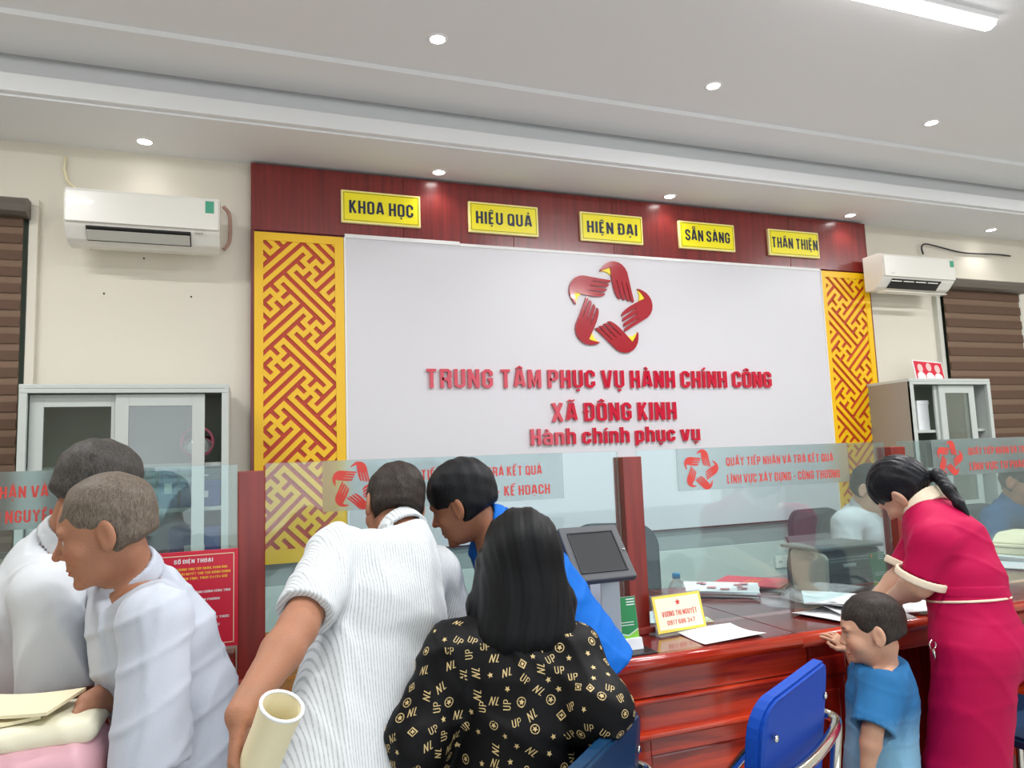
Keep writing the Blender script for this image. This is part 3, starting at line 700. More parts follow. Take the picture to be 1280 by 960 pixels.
# posts and glass screens
posts = [-1.165, 0.005, 1.177, 2.33, 3.50]
pl = ['at the far left', 'beside the red notice', 'behind the tilted kiosk screen', 'between the printer and the woman in maroon', 'at the far right']
pt = []
for x, l_ in zip(posts, pl):
    t = thing('counter_post', 'square dark red wooden post on the counter, '+l_, 'post', (x, GY, 0.78), 0, 'posts of the glass screen')
    obj('shaft', box(-0.035, 0.035, -0.035, 0.035, 0, 0.565, 0.003), M['post'], t)
    obj('foot_block', box(-0.045, 0.045, -0.05, 0.045, 0, 0.022, 0.004), M['post'], t)
    pt.append(t)
gl = ['over the left counter, marked with the words NGUYÊN', 'behind the bending man in the blue shirt, marked KẾ HOẠCH', 'in front of the printer, marked CÔNG THƯƠNG', 'right of the woman in maroon, marked TƯ PHÁP']
l2 = ['LĨNH VỰC TÀI NGUYÊN - MÔI TRƯỜNG', 'LĨNH VỰC TÀI CHÍNH - KẾ HOẠCH', 'LĨNH VỰC XÂY DỰNG - CÔNG THƯƠNG', 'LĨNH VỰC TƯ PHÁP - HỘ TỊCH']
for k in range(4):
    x0, x1 = posts[k]+0.036, posts[k+1]-0.036
    t = thing('glass_screen', 'clear glass counter screen '+gl[k], 'glass screen', (x0, GY, 0.785), 0, 'glass screens of the counter')
    W_ = x1-x0
    obj('glass_pane', box(0, W_, -0.004, 0.004, 0.0, 0.58, 0.001), M['glass'], t)
    f0 = (1.17*(k-1)+0.195) - x0; f1 = f0+0.745
    if k == 0: f0 = -1.03-x0; f1 = -0.29-x0
    obj('frosted_film', box(f0, f1, -0.0065, -0.0045, 1.222-.785, 1.366-.785), M['film'], t)
    ex = 1.458-2.34+1.17*k - x0 + 0.0
    if k == 0: ex += 0.02
    emblem(t, ex, 1.29-.785, -0.0072, 0.071, 0.0006, M['filmred'], None)
    tx = ex+0.105
    text_line('QUẦY TIẾP NHẬN VÀ TRẢ KẾT QUẢ', tx, tx+0.475, 1.300-.785, 0.029, -0.0074, M['filmred'], t, off=0.012)
    text_line(l2[k], tx, tx+0.50, 1.239-.785, 0.030, -0.0074, M['filmred'], t, off=0.012)
tag(obj('glass_rail', box(-1.12, -0.035, 2.10, 2.16, 0.78, 0.87, 0.004), M['post']), 'dark red wooden rail under the glass screen at the left', 'rail')

# red notice
nt_ = thing('red_notice', 'crimson notice headed SỐ ĐIỆN THOẠI hanging on the left post', 'notice', (-0.245, 2.085, 0.893), 0)
obj('board', box(0, 0.217, -0.003, 0.003, 0, 0.25, 0.001), M['crimson'], nt_)
b_ = bmesh.new(); e, k, W_, H_ = 0.01, 0.0018, 0.217, 0.25
for a in ((e, W_-e, e, e+k), (e, W_-e, H_-e-k, H_-e), (e, e+k, e, H_-e), (W_-e-k, W_-e, e, H_-e)): bx(b_, a[0], a[1], -0.0036, -0.003, a[2], a[3])
obj('border_line', b_, M['paper2'], nt_)
wh, yw = M['paper'], mat('notice yellow', srgb(250, 200, 60), 0.5)
rows = [('SỐ ĐIỆN THOẠI', 0.062, 0.155, 0.220, 0.010, wh), ('NGƯỜI DÂN TRONG TỈNH TIẾP NHẬN, PHẢN ÁNH', 0.03, 0.19, 0.202, 0.006, yw), ('KIẾN NGHỊ VỀ GIẢI QUYẾT THỦ TỤC HÀNH CHÍNH', 0.022, 0.198, 0.190, 0.006, yw), ('TRÊN ĐỊA BÀN TỈNH, TRỰC 24/24 GIỜ', 0.04, 0.19, 0.178, 0.006, yw),
        ('- TRUNG TÂM PHỤC VỤ HÀNH CHÍNH CÔNG TỈNH', 0.022, 0.198, 0.142, 0.006, wh), ('ÔNG GIÁM ĐỐC, VĂN PHÒNG', 0.05, 0.172, 0.122, 0.006, wh), ('0203.3634.669', 0.08, 0.148, 0.102, 0.007, yw),
        ('- CÔNG AN TỈNH, BAN THƯỜNG TRỰC', 0.03, 0.195, 0.075, 0.006, wh), ('PHÒNG THAM MƯU, GIÁM ĐỐC', 0.05, 0.172, 0.056, 0.006, wh), ('0692.808.269', 0.08, 0.148, 0.037, 0.007, yw)]
for s, a, b2, z, h, m_ in rows: text_line(s, a, b2, z, h, -0.0036, m_, nt_, off=0.02)

# ---------------------------------------------------------------- tilted kiosk screen
kz = thing('kiosk_screen', 'tilted grey kiosk touch screen on a metal column in front of the second post', 'kiosk', (0.92, 1.90, 0.78))
bl, br_, tl_ = Vector((0.835, 1.82, 1.013)), Vector((1.021, 1.82, 1.013)), Vector((0.835, 1.94, 1.149))
ux = (br_-bl).normalized(); uy = (tl_-bl).normalized(); uz = ux.cross(uy)
MK = Matrix((ux, uy, uz)).transposed().to_4x4(); MK.translation = bl - Vector(kz.location)
Wk, Hk = (br_-bl).length, (tl_-bl).length
obj('casing', place(box(0, Wk, 0, Hk, -0.022, 0, 0.004), MK), M['dgrey'], kz)
obj('screen', place(box(0.024, Wk-0.024, 0.026, Hk-0.026, -0.002, 0.0012), MK), M['screen'], kz)
b_ = bmesh.new()
for a in ((0.021, Wk-0.021, 0.023, 0.026), (0.021, Wk-0.021, Hk-0.026, Hk-0.023), (0.021, 0.024, 0.023, Hk-0.023), (Wk-0.024, Wk-0.021, 0.023, Hk-0.023)): bx(b_, a[0], a[1], a[2], a[3], 0, 0.003)
obj('bezel', place(b_, MK), M['black'], kz)
b_ = bmesh.new(); lathe(b_, [(0, 0), (0.004, 0), (0.003, 0.004), (0, 0.004)], 10, (Wk-0.008, Hk*0.5, 0)); obj('button', place(b_, MK), M['chrome'], kz)
obj('column', box(-0.018, 0.018, -0.015, 0.03, 0.0, 0.31, 0.003), M['alu'], kz)
obj('rear_panel', box(0.022, 0.085, 0.0, 0.02, 0.02, 0.30, 0.003), M['steelw'], kz)
obj('base_plate', box(-0.06, 0.095, -0.03, 0.09, 0.0, 0.008, 0.003), M['metal_dark'], kz)

# ---------------------------------------------------------------- green card stands
def standee(loc, rz, w_, h_, label):
    t = thing('card_stand', label, 'card stand', loc, rz)
    b_ = bmesh.new(); prism(b_, [(-0.012, 0), (0.03, 0), (0.03, 0.004), (0.006, 0.03), (-0.004, 0.03)], -w_/2-0.004, w_/2+0.004, 'x'); obj('white_base', b_, M['paper'], t)
    TL = Matrix.Rotation(math.radians(-8), 4, 'X') @ Matrix.Translation((0, 0.002, 0.02))
    def q(b): return place(b, TL)
    obj('acrylic_sheet', q(box(-w_/2-0.002, w_/2+0.002, 0, 0.003, 0, h_, 0.001)), M['acryl'], t)
    obj('card', q(box(-w_/2, w_/2, -0.001, 0.0, 0.004, h_-0.002)), M['pgreen'], t)
    b_ = bmesh.new(); prism(b_, [(-w_/2, 0.006), (w_/2, 0.006), (w_/2, h_*0.26), (0, h_*0.13), (-w_/2, h_*0.2)], -0.0014, -0.0010, 'y'); obj('lime_print', q(b_), M['lgreen'], t)
    b_ = bmesh.new()
    for k in range(2): bx(b_, -w_*0.32, w_*0.32, -0.0015, -0.001, h_*(0.36+0.06*k), h_*(0.36+0.06*k)+0.002)
    for k in range(3): bx(b_, w_*0.05, w_*0.45, -0.0015, -0.001, h_*(0.80+0.06*k), h_*(0.80+0.06*k)+0.003)
    prism(b_, [(-w_/2, h_*0.2), (0, h_*0.13), (w_/2, h_*0.26), (w_/2, h_*0.28), (0, h_*0.15), (-w_/2, h_*0.22)], -0.0018, -0.0014, 'y')
    obj('white_print', q(b_), M['paper'], t)
    b_ = bmesh.new(); prism(b_, [(-w_*0.36+0.0085*(1 if i % 2 else 0.62)*math.cos(i*math.pi/5), h_*0.91+0.0085*(1 if i % 2 else 0.62)*math.sin(i*math.pi/5)) for i in range(10)], -0.0016, -0.001, 'y'); obj('orange_flower', q(b_), M['orange'], t)
p = atz(785, 808, 0.792)
bp_ = tag(obj('base_plate', box(-0.06, 0.06, -0.05, 0.05, 0, 0.006, 0.002), M['metal_dark'], loc=(1.045, 1.925, 0.78)), 'flat dark plate under the green card stand at the counter edge', 'plate')
standee((1.045, 1.93, 0.787), 0, 0.068, 0.128, 'green card stand with white base on the counter beside the kiosk screen')
standee((2.325, 2.215, 0.78), 0.1, 0.085, 0.135, 'green card stand in front of the printer')

# name plate
np_ = thing('name_plate', 'yellow framed acrylic name plate with red lettering on the counter', 'name plate', (1.30, 2.045, 0.78), math.radians(6))
TL = Matrix.Rotation(math.radians(-14), 4, 'X')
obj('acrylic_base', box(-0.105, 0.105, -0.02, 0.04, 0, 0.006, 0.002), M['acryl'], np_)
obj('acrylic_sheet', place(box(-0.1, 0.1, 0, 0.004, 0.005, 0.125, 0.001), TL), M['acryl'], np_)
obj('yellow_frame', place(box(-0.096, 0.096, -0.0015, -0.0005, 0.009, 0.121), TL), mat('plate yellow', srgb(246, 222, 90), 0.5), np_)
obj('cream_card', place(box(-0.087, 0.087, -0.0022, -0.0012, 0.017, 0.113), TL), mat('plate cream', srgb(250, 240, 214), 0.5), np_)
text_line('VƯƠNG THỊ NGUYỆT', -0.07, 0.07, 0.056, 0.016, -0.0027, M['filmred'], np_, off=0.03, tilt=TL)
text_line('0917 686 347', -0.055, 0.055, 0.030, 0.014, -0.0027, M['filmred'], np_, off=0.01, tilt=TL)
b_ = bmesh.new(); prism(b_, [(0.010*(1 if i % 2 else 0.5)*math.cos(i*math.pi/5+math.pi/2+math.pi/5), 0.096+0.010*(1 if i % 2 else 0.5)*math.sin(i*math.pi/5+math.pi/2+math.pi/5)) for i in range(10)], -0.0030, -0.0022, 'y'); obj('star_print', place(b_, TL), M['filmred'], np_)

# water bottle
p = atz(848, 766, 0.78)
wb = thing('water_bottle', 'small clear water bottle with blue cap behind the name plate', 'bottle', (p.x, p.y, 0.78))
b_ = bmesh.new(); lathe(b_, [(0.0, 0.002), (0.028, 0.0), (0.031, 0.01), (0.031, 0.045), (0.028, 0.05), (0.031, 0.055), (0.031, 0.085), (0.024, 0.105), (0.012, 0.118), (0.012, 0.125)], 24); obj('bottle_body', b_, M['acryl'], wb, True)
b_ = bmesh.new(); lathe(b_, [(0.0, 0.141), (0.0135, 0.140), (0.0145, 0.137), (0.0145, 0.122), (0.0, 0.122)], 24); obj('cap', b_, M['cyan'], wb, True)
b_ = bmesh.new(); lathe(b_, [(0.0315, 0.055), (0.0315, 0.085)], 24); obj('wrap_label', b_, M['pinkp'], wb, True)

# papers and folders: quads given by their corners on the worktop
def sheet(pts, z, th, m_, curl=0.0, name='paper_sheet', label='', group=None, cat='paper', n=8):
    bm = bmesh.new(); A, B, C_, D = [Vector(q) for q in pts]; g = []
    for i in range(n+1):
        row = []
        for j in range(n+1):
            u, v = i/n, j/n; q = (A*(1-u)+B*u)*(1-v)+(D*(1-u)+C_*u)*v
            row.append(bm.verts.new((q.x, q.y, z+th+curl*(u-0.5)**2*4*(0.6+0.4*v)+0.002*math.sin(5*u+3*v)*min(1, curl*100))))
        g.append(row)
    for i in range(n):
        for j in range(n): bm.faces.new((g[i][j], g[i+1][j], g[i+1][j+1], g[i][j+1]))
    ret = bmesh.ops.extrude_face_region(bm, geom=bm.faces[:])
    for v in [q for q in ret['geom'] if isinstance(q, bmesh.types.BMVert)]: v.co.z -= max(th, 0.0008)
    bmesh.ops.recalc_face_normals(bm, faces=bm.faces[:])
    o = obj(name, bm, m_); c = sum((Vector(q) for q in pts), Vector())/4
    for v in o.data.vertices: v.co -= Vector((c.x, c.y, z))
    o.location = (c.x, c.y, z)
    if label: tag(o, label, cat, group)
    return o
def rect(cx, cy, w_, h_, a):
    c, s_ = math.cos(a), math.sin(a)
    return [(cx+x*c-y*s_, cy+x*s_+y*c, 0) for x, y in ((-w_/2, -h_/2), (w_/2, -h_/2), (w_/2, h_/2), (-w_/2, h_/2))]
sheet([(1.28, 2.06, 0), (1.27, 1.885, 0), (1.50, 1.895, 0), (1.49, 2.06, 0)], 0.781, 0.0015, M['paper'], 0.006, label='white sheet of paper on the counter edge, right of the name plate')
for k, (a, dz, m_) in enumerate(((0.35, 0, 'paper'), (0.42, 0.006, 'pinkp'), (0.30, 0.011, 'paper'), (0.38, 0.016, 'paper'))):
    o = sheet(rect(1.80, 2.54, 0.22, 0.30, a+0.55), 0.781+dz, 0.005, M[m_], 0.003, 'booklet', ['lowest booklet of the stack left of the red folder', 'pink edged booklet second from below in the stack left of the red folder', 'white booklet second from the top of the stack left of the red folder', 'printed booklet on top of the stack left of the red folder'][k], 'booklets on the counter', 'booklet')
    if k == 3:
        rr_ = random.Random(4)
        for i in range(9):
            a0 = rr_.uniform(-0.09, 0.07); b0 = rr_.uniform(-0.13, 0.1); aa = 0.93
            bb = bmesh.new(); bx(bb, a0, a0+rr_.uniform(0.015, 0.04), b0, b0+rr_.uniform(0.02, 0.04), 0.0098, 0.0104); place(bb, Matrix.Rotation(aa, 4, 'Z')); obj('printed_block', bb, M['pinkp'], o)
rf = thing('red_folder', 'bright red document folder in a black cover beside the printer', 'folder', (2.0, 2.60, 0.781), 0.62)
obj('black_cover', box(-0.11, 0.13, -0.16, 0.15, 0, 0.012, 0.003), M['black'], rf)
obj('red_sheet', box(-0.10, 0.115, -0.145, 0.14, 0.012, 0.018, 0.002), M['folder'], rf)
b_ = bmesh.new()
for k in range(3): bx(b_, -0.05+0.008*k, 0.06-0.01*k, -0.03+0.022*k, -0.024+0.022*k, 0.018, 0.0184)
obj('printed_lines', b_, M['orange'], rf)
sheet([(1.24, 2.22, 0), (1.30, 2.19, 0), (1.38, 2.34, 0), (1.30, 2.38, 0)], 0.781, 0.002, M['paper'], 0.008, label='small white paper curling behind the name plate')
sheet([(1.40, 2.13, 0), (1.47, 2.12, 0), (1.49, 2.19, 0), (1.42, 2.21, 0)], 0.781, 0.003, M['paper2'], 0.0, label='small cream note on the counter, right of the name plate')
wp = [(1.93, 2.02, .30, .21, .3, .008), (1.97, 1.98, .21, .29, -.3, .014), (2.02, 2.02, .21, .30, .5, .02), (2.07, 1.97, .30, .21, -.2, .012), (1.99, 2.06, .21, .29, .9, .018)]
wl = ['lowest white sheet in the heap under the hands of the woman in maroon', 'second sheet from below in the heap under the hands of the woman in maroon', 'middle sheet in the heap under the hands of the woman in maroon', 'second sheet from the top in the heap under the hands of the woman in maroon', 'top sheet in the heap under the hands of the woman in maroon']
for k, (x, y, a, b2, r_, cu) in enumerate(wp):
    sheet(rect(x, y, a, b2, r_), 0.781+0.005*k, 0.002, M['paper'], cu, label=wl[k], group='papers under the hands of the woman in maroon')

# printer
pr = thing('printer', 'dark grey desktop printer with pale side panel behind the glass', 'printer', (2.09, 2.25, 0.78), 0.03)
b_ = bmesh.new(); prism(b_, [(0.01, 0.0), (0.24, 0.0), (0.24, 0.10), (0.22, 0.165), (0.06, 0.165), (0.02, 0.13), (0.0, 0.09)], 0.012, 0.33, 'x'); bmesh.ops.bevel(b_, geom=b_.edges[:], offset=0.006, segments=2, affect='EDGES', clamp_overlap=True); obj('body', b_, mat('printer body black green', srgb(36, 46, 44), .35), pr)
sidep = [(0.008, 0.02), (0.02, 0.005), (0.18, 0.005), (0.192, 0.02), (0.195, 0.15), (0.182, 0.165), (0.05, 0.165), (0.015, 0.155), (0.005, 0.14)]
b_ = bmesh.new(); prism(b_, sidep, -0.004, 0.014, 'x'); bmesh.ops.bevel(b_, geom=b_.edges[:], offset=0.003, segments=2, affect='EDGES', clamp_overlap=True); obj('side_panel', b_, mat('pale printer side', srgb(206, 204, 186), 0.45), pr)
obj('lid', box(-0.004, 0.335, 0.03, 0.25, 0.166, 0.180, 0.006), mat('lid slate', srgb(92, 100, 100), 0.35), pr)
b_ = bmesh.new(); bx(b_, 0.04, 0.30, -0.008, 0.02, 0.035, 0.05, 0.003); obj('paper_slot', b_, M['black'], pr)
obj('output_tray', box(0.05, 0.29, -0.012, 0.03, 0.012, 0.026, 0.003), M['black'], pr)
for k in range(3): obj('button', box(0.25+0.02*k, 0.262+0.02*k, 0.0, 0.012, 0.1, 0.112, 0.002), M['chrome'], pr)
obj('logo_plate', box(0.09, 0.15, 0.004, 0.012, 0.105, 0.115), M['steelw'], pr)
tp = [(0.25, 0.15), (0.275, 0.20), (0.268, 0.204), (0.236, 0.16)]
b_ = bmesh.new(); prism(b_, tp, 0.05, 0.28, 'x'); obj('paper_support', b_, M['dgrey'], pr)

# right hand clerk's heap
sheet(rect(3.50, 2.60, 0.30, 0.34, 0.3), 0.781, 0.02, M['paper'], 0.004, 'paper_stack', 'thick stack of white forms on the counter near the right edge', None, 'paper')
fb = thing('file_bundle', 'cream paper file bundle on the counter at the right edge', 'file', (3.62, 2.52, 0.802), 0.25)
b_ = bmesh.new(); prism(b_, [(-0.17, 0), (0.17, 0), (0.17, 0.05), (0.11, 0.1), (-0.1, 0.1), (-0.17, 0.055)], -0.12, 0.12, 'y'); bmesh.ops.bevel(b_, geom=b_.edges[:], offset=0.008, segments=2, affect='EDGES'); obj('bundle', b_, M['paper2'], fb)
b_ = bmesh.new(); bx(b_, -0.171, 0.171, -0.1215, 0.1215, 0.035, 0.038); obj('band', b_, M['dgrey'], fb)
sheet(rect(3.30, 2.33, 0.21, 0.30, 0.5), 0.781, 0.003, M['paper'], 0.004, label='white form on the counter right of the woman in maroon')
b_ = tube(bmesh.new(), spline([(2.9, 1.95, 0.79), (3.02, 1.98, 0.80), (3.1, 2.08, 0.79), (3.2, 2.15, 0.792), (3.32, 2.2, 0.79)], 8), 0.005, 6)
tag(obj('cord', b_, M['alu']), 'twisted pale cord lying on the counter right of the woman in maroon', 'cord')

# ---------------------------------------------------------------- chairs
def rrect(w_, h_, r, n=6, top=None):
    out = []
    for cx, cz, a0 in ((w_/2-r, h_-r, 0), (-w_/2+r, h_-r, 90), (-w_/2+r, r, 180), (w_/2-r, r, 270)):
        for k in range(n+1):
            a = math.radians(a0+90*k/n); out.append((cx+r*math.cos(a), cz+r*math.sin(a)))
    return out
def visitor_chair(loc, rz, m_, label, zt=0.82, group='blue visitor chairs'):
    """faces +y; back at y=0"""
    t = thing('visitor_chair', label, 'chair', loc, rz, group)
    b_ = bmesh.new(); prism(b_, rrect(0.41, 0.42, 0.075), -0.012, 0.02, 'y'); bmesh.ops.bevel(b_, geom=[e for e in b_.edges if abs(e.verts[0].co.y-e.verts[1].co.y) < 1e-5], offset=0.006, segments=2, affect='EDGES')
    for v in b_.verts: v.co.y += 1.1*(v.co.x**2)*0.5
    place(b_, Matrix.Translation((0, 0, zt-0.42)) @ Matrix.Rotation(math.radians(7), 4, 'X')); bk = obj('backrest', b_, m_, t)
    for xx in (-0.155, 0.155):
        for zz in (0.06, 0.34):
            q = bmesh.new(); lathe(q, [(0, 0.006), (0.006, 0.005), (0.009, 0.0), (0, 0)], 10)
            place(q, Matrix.Translation((0, 0, zt-0.42)) @ Matrix.Rotation(math.radians(7), 4, 'X') @ Matrix.Translation((xx, -0.001, zz)) @ Matrix.Rotation(math.pi/2, 4, 'X')); obj('bolt', q, M['chrome'], bk)
    b_ = bmesh.new(); prism(b_, [(p[0]*1.02, p[1]+0.03) for p in rrect(0.42, 0.36, 0.07)], 0.42, 0.455, 'z'); bmesh.ops.bevel(b_, geom=[e for e in b_.edges if abs(e.verts[0].co.z-e.verts[1].co.z) < 1e-5], offset=0.01, segments=2, affect='EDGES'); obj('seat', b_, m_, t)
    za = zt-0.155
    arm = spline([(-0.235, 0.13, za-0.03), (-0.24, 0.06, za-0.005), (-0.235, -0.0, za+0.005), (-0.20, -0.05, za), (0, -0.065, za-0.005), (0.20, -0.05, za), (0.235, 0.0, za+0.005), (0.24, 0.06, za-0.005), (0.235, 0.13, za-0.03)], 6)
    obj('arm_tube', tube(bmesh.new(), arm, 0.0125, 12), M['chrome'], t)
    for s_ in (-1, 1):
        obj('leg', tube(bmesh.new(), spline([(s_*0.235, 0.13, za-0.03), (s_*0.235, 0.16, za-0.09), (s_*0.225, 0.33, 0.40), (s_*0.22, 0.35, 0.3), (s_*0.22, 0.36, 0.012)], 6), 0.0125, 12), M['chrome'], t)
        obj('leg', tube(bmesh.new(), [(s_*0.2, -0.05, za), (s_*0.215, -0.01, 0.4), (s_*0.22, -0.06, 0.012)], 0.0125, 12), M['chrome'], t)
    return t
P1 = atd(948, 852, 1.50); P2 = atd(1008, 827, 1.65); mid = (P1+P2)/2; ang = math.atan2(P2.y-P1.y, P2.x-P1.x)+.12; mid = mid+Vector((-.012, 0, 0))

visitor_chair((mid.x, mid.y, 0), ang, M['chairblue'], 'bright blue plastic chair with chrome arm in front of the counter', (P1.z+P2.z)/2)
p = atd(738, 914, 1.42)
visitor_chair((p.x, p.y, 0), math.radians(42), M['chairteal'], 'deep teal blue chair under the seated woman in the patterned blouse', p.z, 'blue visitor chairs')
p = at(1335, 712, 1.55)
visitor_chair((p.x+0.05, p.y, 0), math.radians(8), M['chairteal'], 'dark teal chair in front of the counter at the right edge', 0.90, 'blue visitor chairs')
def office_chair(loc, rz, label, zt):
    t = thing('office_chair', label, 'chair', loc, rz, 'black office chairs behind the counter')
    b_ = bmesh.new(); prism(b_, rrect(0.44, 0.48, 0.12, 8), -0.02, 0.02, 'y'); bmesh.ops.bevel(b_, geom=[e for e in b_.edges if abs(e.verts[0].co.y-e.verts[1].co.y) < 1e-5], offset=0.01, segments=2, affect='EDGES')
    for v in b_.verts: v.co.y -= 0.8*(v.co.x**2)
    place(b_, Matrix.Translation((0, 0.24, zt-0.48)) @ Matrix.Rotation(math.radians(-6), 4, 'X')); obj('backrest', b_, M['chairgrey'], t)
    b_ = bmesh.new(); prism(b_, [(p_[0]*1.05, p_[1]-0.24) for p_ in rrect(0.46, 0.46, 0.1)], 0.43, 0.50, 'z'); obj('seat', b_, M['chairgrey'], t)
    obj('gas_column', tube(bmesh.new(), [(0, 0, 0.08), (0, 0, 0.43)], 0.025), M['metal_dark'], t)
    obj('back_stem', tube(bmesh.new(), spline([(0, 0.1, 0.42), (0, 0.27, 0.42), (0, 0.28, 0.6), (0, 0.27, zt-0.3)], 5), 0.018), M['black'], t)
    for k in range(5):
        a = k*2*math.pi/5; lg = obj('leg', tube(bmesh.new(), [(0, 0, 0.1), (0.28*math.cos(a), 0.28*math.sin(a), 0.065)], [0.022, 0.014]), M['black'], t)
        q = bmesh.new(); lathe(q, [(0, -0.012), (0.026, -0.012), (0.028, 0), (0.026, 0.012), (0, 0.012)], 14); place(q, Matrix.Translation((0.28*math.cos(a), 0.28*math.sin(a), 0.029)) @ Matrix.Rotation(math.pi/2, 4, 'X')); obj('caster', q, M['black'], lg)
    for s_ in (-1, 1): obj('armrest', tube(bmesh.new(), spline([(s_*0.24, 0.2, 0.62), (s_*0.27, 0.1, 0.68), (s_*0.27, -0.15, 0.68), (s_*0.25, -0.17, 0.55), (s_*0.2, -0.1, 0.47)], 5), 0.016), M['black'], t)
p = at(785, 690, 3.0); office_chair((p.x-0.08, 3.0, 0), -0.5, 'black office chair behind the counter, half hidden by the post at the kiosk', 1.02)
p = at(1046, 640, 3.05); office_chair((p.x+0.12, 3.06, 0), 0.1, 'slate mesh office chair behind the clerk in the white shirt', p.z)
p = at(1290, 640, 2.85); office_chair((p.x, 2.95, 0), 0.0, 'black office chair of the clerk in blue at the right edge', 0.98)
# ================================================================ SCULPTING ENGINE (signed distance fields -> surface nets)
def V3(p): return np.array([p[0], p[1], p[2]], dtype=np.float64)
def nrm(v): v = V3(v); return v/np.linalg.norm(v)
class Sculpt:
    def __init__(s): s.ops = []
    def add(s, fn, lo, hi, k=0.02, mode='u'): s.ops.append((fn, np.array(lo)-k-0.02, np.array(hi)+k+0.02, k, mode)); return s
    def cone(s, a, b, ra, rb, k=0.02, mode='u'):
        a, b = V3(a), V3(b); ab = b-a; L2 = max(ab@ab, 1e-9); r = max(ra, rb)
        def fn(P):
            t = np.clip((P-a)@ab/L2, 0, 1); return np.linalg.norm(P-a-t[..., None]*ab, axis=-1)-(ra+(rb-ra)*t)
        return s.add(fn, np.minimum(a, b)-r, np.maximum(a, b)+r, k, mode)
    def chain(s, pts, rs, k=0.02, mode='u'):
        for i in range(len(pts)-1): s.cone(pts[i], pts[i+1], rs[i], rs[i+1], k, mode)
        return s
    def ell(s, c, R, F=None, k=0.02, mode='u'):
        c = V3(c); R = np.array(R, float); F = np.eye(3) if F is None else F; r = R.max()
        def fn(P):
            q = (P-c)@F.T; k0 = np.linalg.norm(q/R, axis=-1); k1 = np.linalg.norm(q/(R*R), axis=-1)+1e-9
            return k0*(k0-1)/k1
        return s.add(fn, c-r, c+r, k, mode)
    def slab(s, a, b, ra, rb, side, k=0.03, mode='u', cap=None):
        """capsule with elliptic section: ra, rb = (half width along side, half depth)"""
        a, b = V3(a), V3(b); ab = b-a; L = np.linalg.norm(ab); u = ab/L; sd = nrm(side); sd = nrm(sd-u*(sd@u)); n = np.cross(u, sd)
        r = max(max(ra), max(rb))
        def fn(P):
            q0 = P-a; t = np.clip(q0@u/L, 0, 1); q = q0-t[..., None]*ab
            w1 = ra[0]+(rb[0]-ra[0])*t; w2 = ra[1]+(rb[1]-ra[1])*t; w3 = np.minimum(w1, w2) if cap is None else cap
            x, y, z = q@sd, q@n, q@u
            k0 = np.sqrt((x/w1)**2+(y/w2)**2+(z/w3)**2); k1 = np.sqrt((x/w1**2)**2+(y/w2**2)**2+(z/w3**2)**2)+1e-9
            return k0*(k0-1)/k1
        return s.add(fn, np.minimum(a, b)-r, np.maximum(a, b)+r, k, mode)
    def rbox(s, c, half, F, r=0.01, k=0.01, mode='u'):
        c = V3(c); h = np.array(half, float)-r; R = np.linalg.norm(half)
        def fn(P):
            q = np.abs((P-c)@F.T)-h; return np.linalg.norm(np.maximum(q, 0), axis=-1)+np.minimum(q.max(axis=-1), 0)-r
        return s.add(fn, c-R, c+R, k, mode)
    def cut(s, p, n, lo=None, hi=None, k=0.004):
        """remove everything on the side n of the plane through p"""
        p, n = V3(p), nrm(n)
        return s.add(lambda P: -((P-p)@n), lo if lo is not None else p-5, hi if hi is not None else p+5, k, 's')
    def warp(s, fn, lo=None, hi=None):
        s.ops.append((fn, np.array(lo if lo is not None else (-50,)*3, float), np.array(hi if hi is not None else (50,)*3, float), 0, 'w')); return s
    def bounds(s):
        lo = np.min([o[1] for o in s.ops if o[4] == 'u'], axis=0); hi = np.max([o[2] for o in s.ops if o[4] == 'u'], axis=0); return lo, hi
    def field(s, lo, n, h):
        F = np.full(n, 0.25, dtype=np.float64); ax = [lo[i]+h*np.arange(n[i]) for i in range(3)]
        for fn, a, b, k, mode in s.ops:
            sl = []
            for i in range(3):
                i0 = max(0, int(math.floor((a[i]-lo[i])/h))); i1 = min(n[i], int(math.ceil((b[i]-lo[i])/h))+1); sl.append(slice(i0, i1))
            if any(q.start >= q.stop for q in sl): continue
            sl = tuple(sl); G = np.stack(np.meshgrid(ax[0][sl[0]], ax[1][sl[1]], ax[2][sl[2]], indexing='ij'), axis=-1)
            A = F[sl]
            if mode == 'w':
                m_ = np.abs(A) < 0.04
                if m_.any(): A[m_] += fn(G[m_])
                continue
            d = fn(G); k = max(k, 1e-5)
            if mode == 'u': hh = np.clip(0.5+0.5*(A-d)/k, 0, 1); F[sl] = A*(1-hh)+d*hh-k*hh*(1-hh)
            elif mode == 's': hh = np.clip(0.5-0.5*(A+d)/k, 0, 1); F[sl] = A*(1-hh)-d*hh+k*hh*(1-hh)
        return F
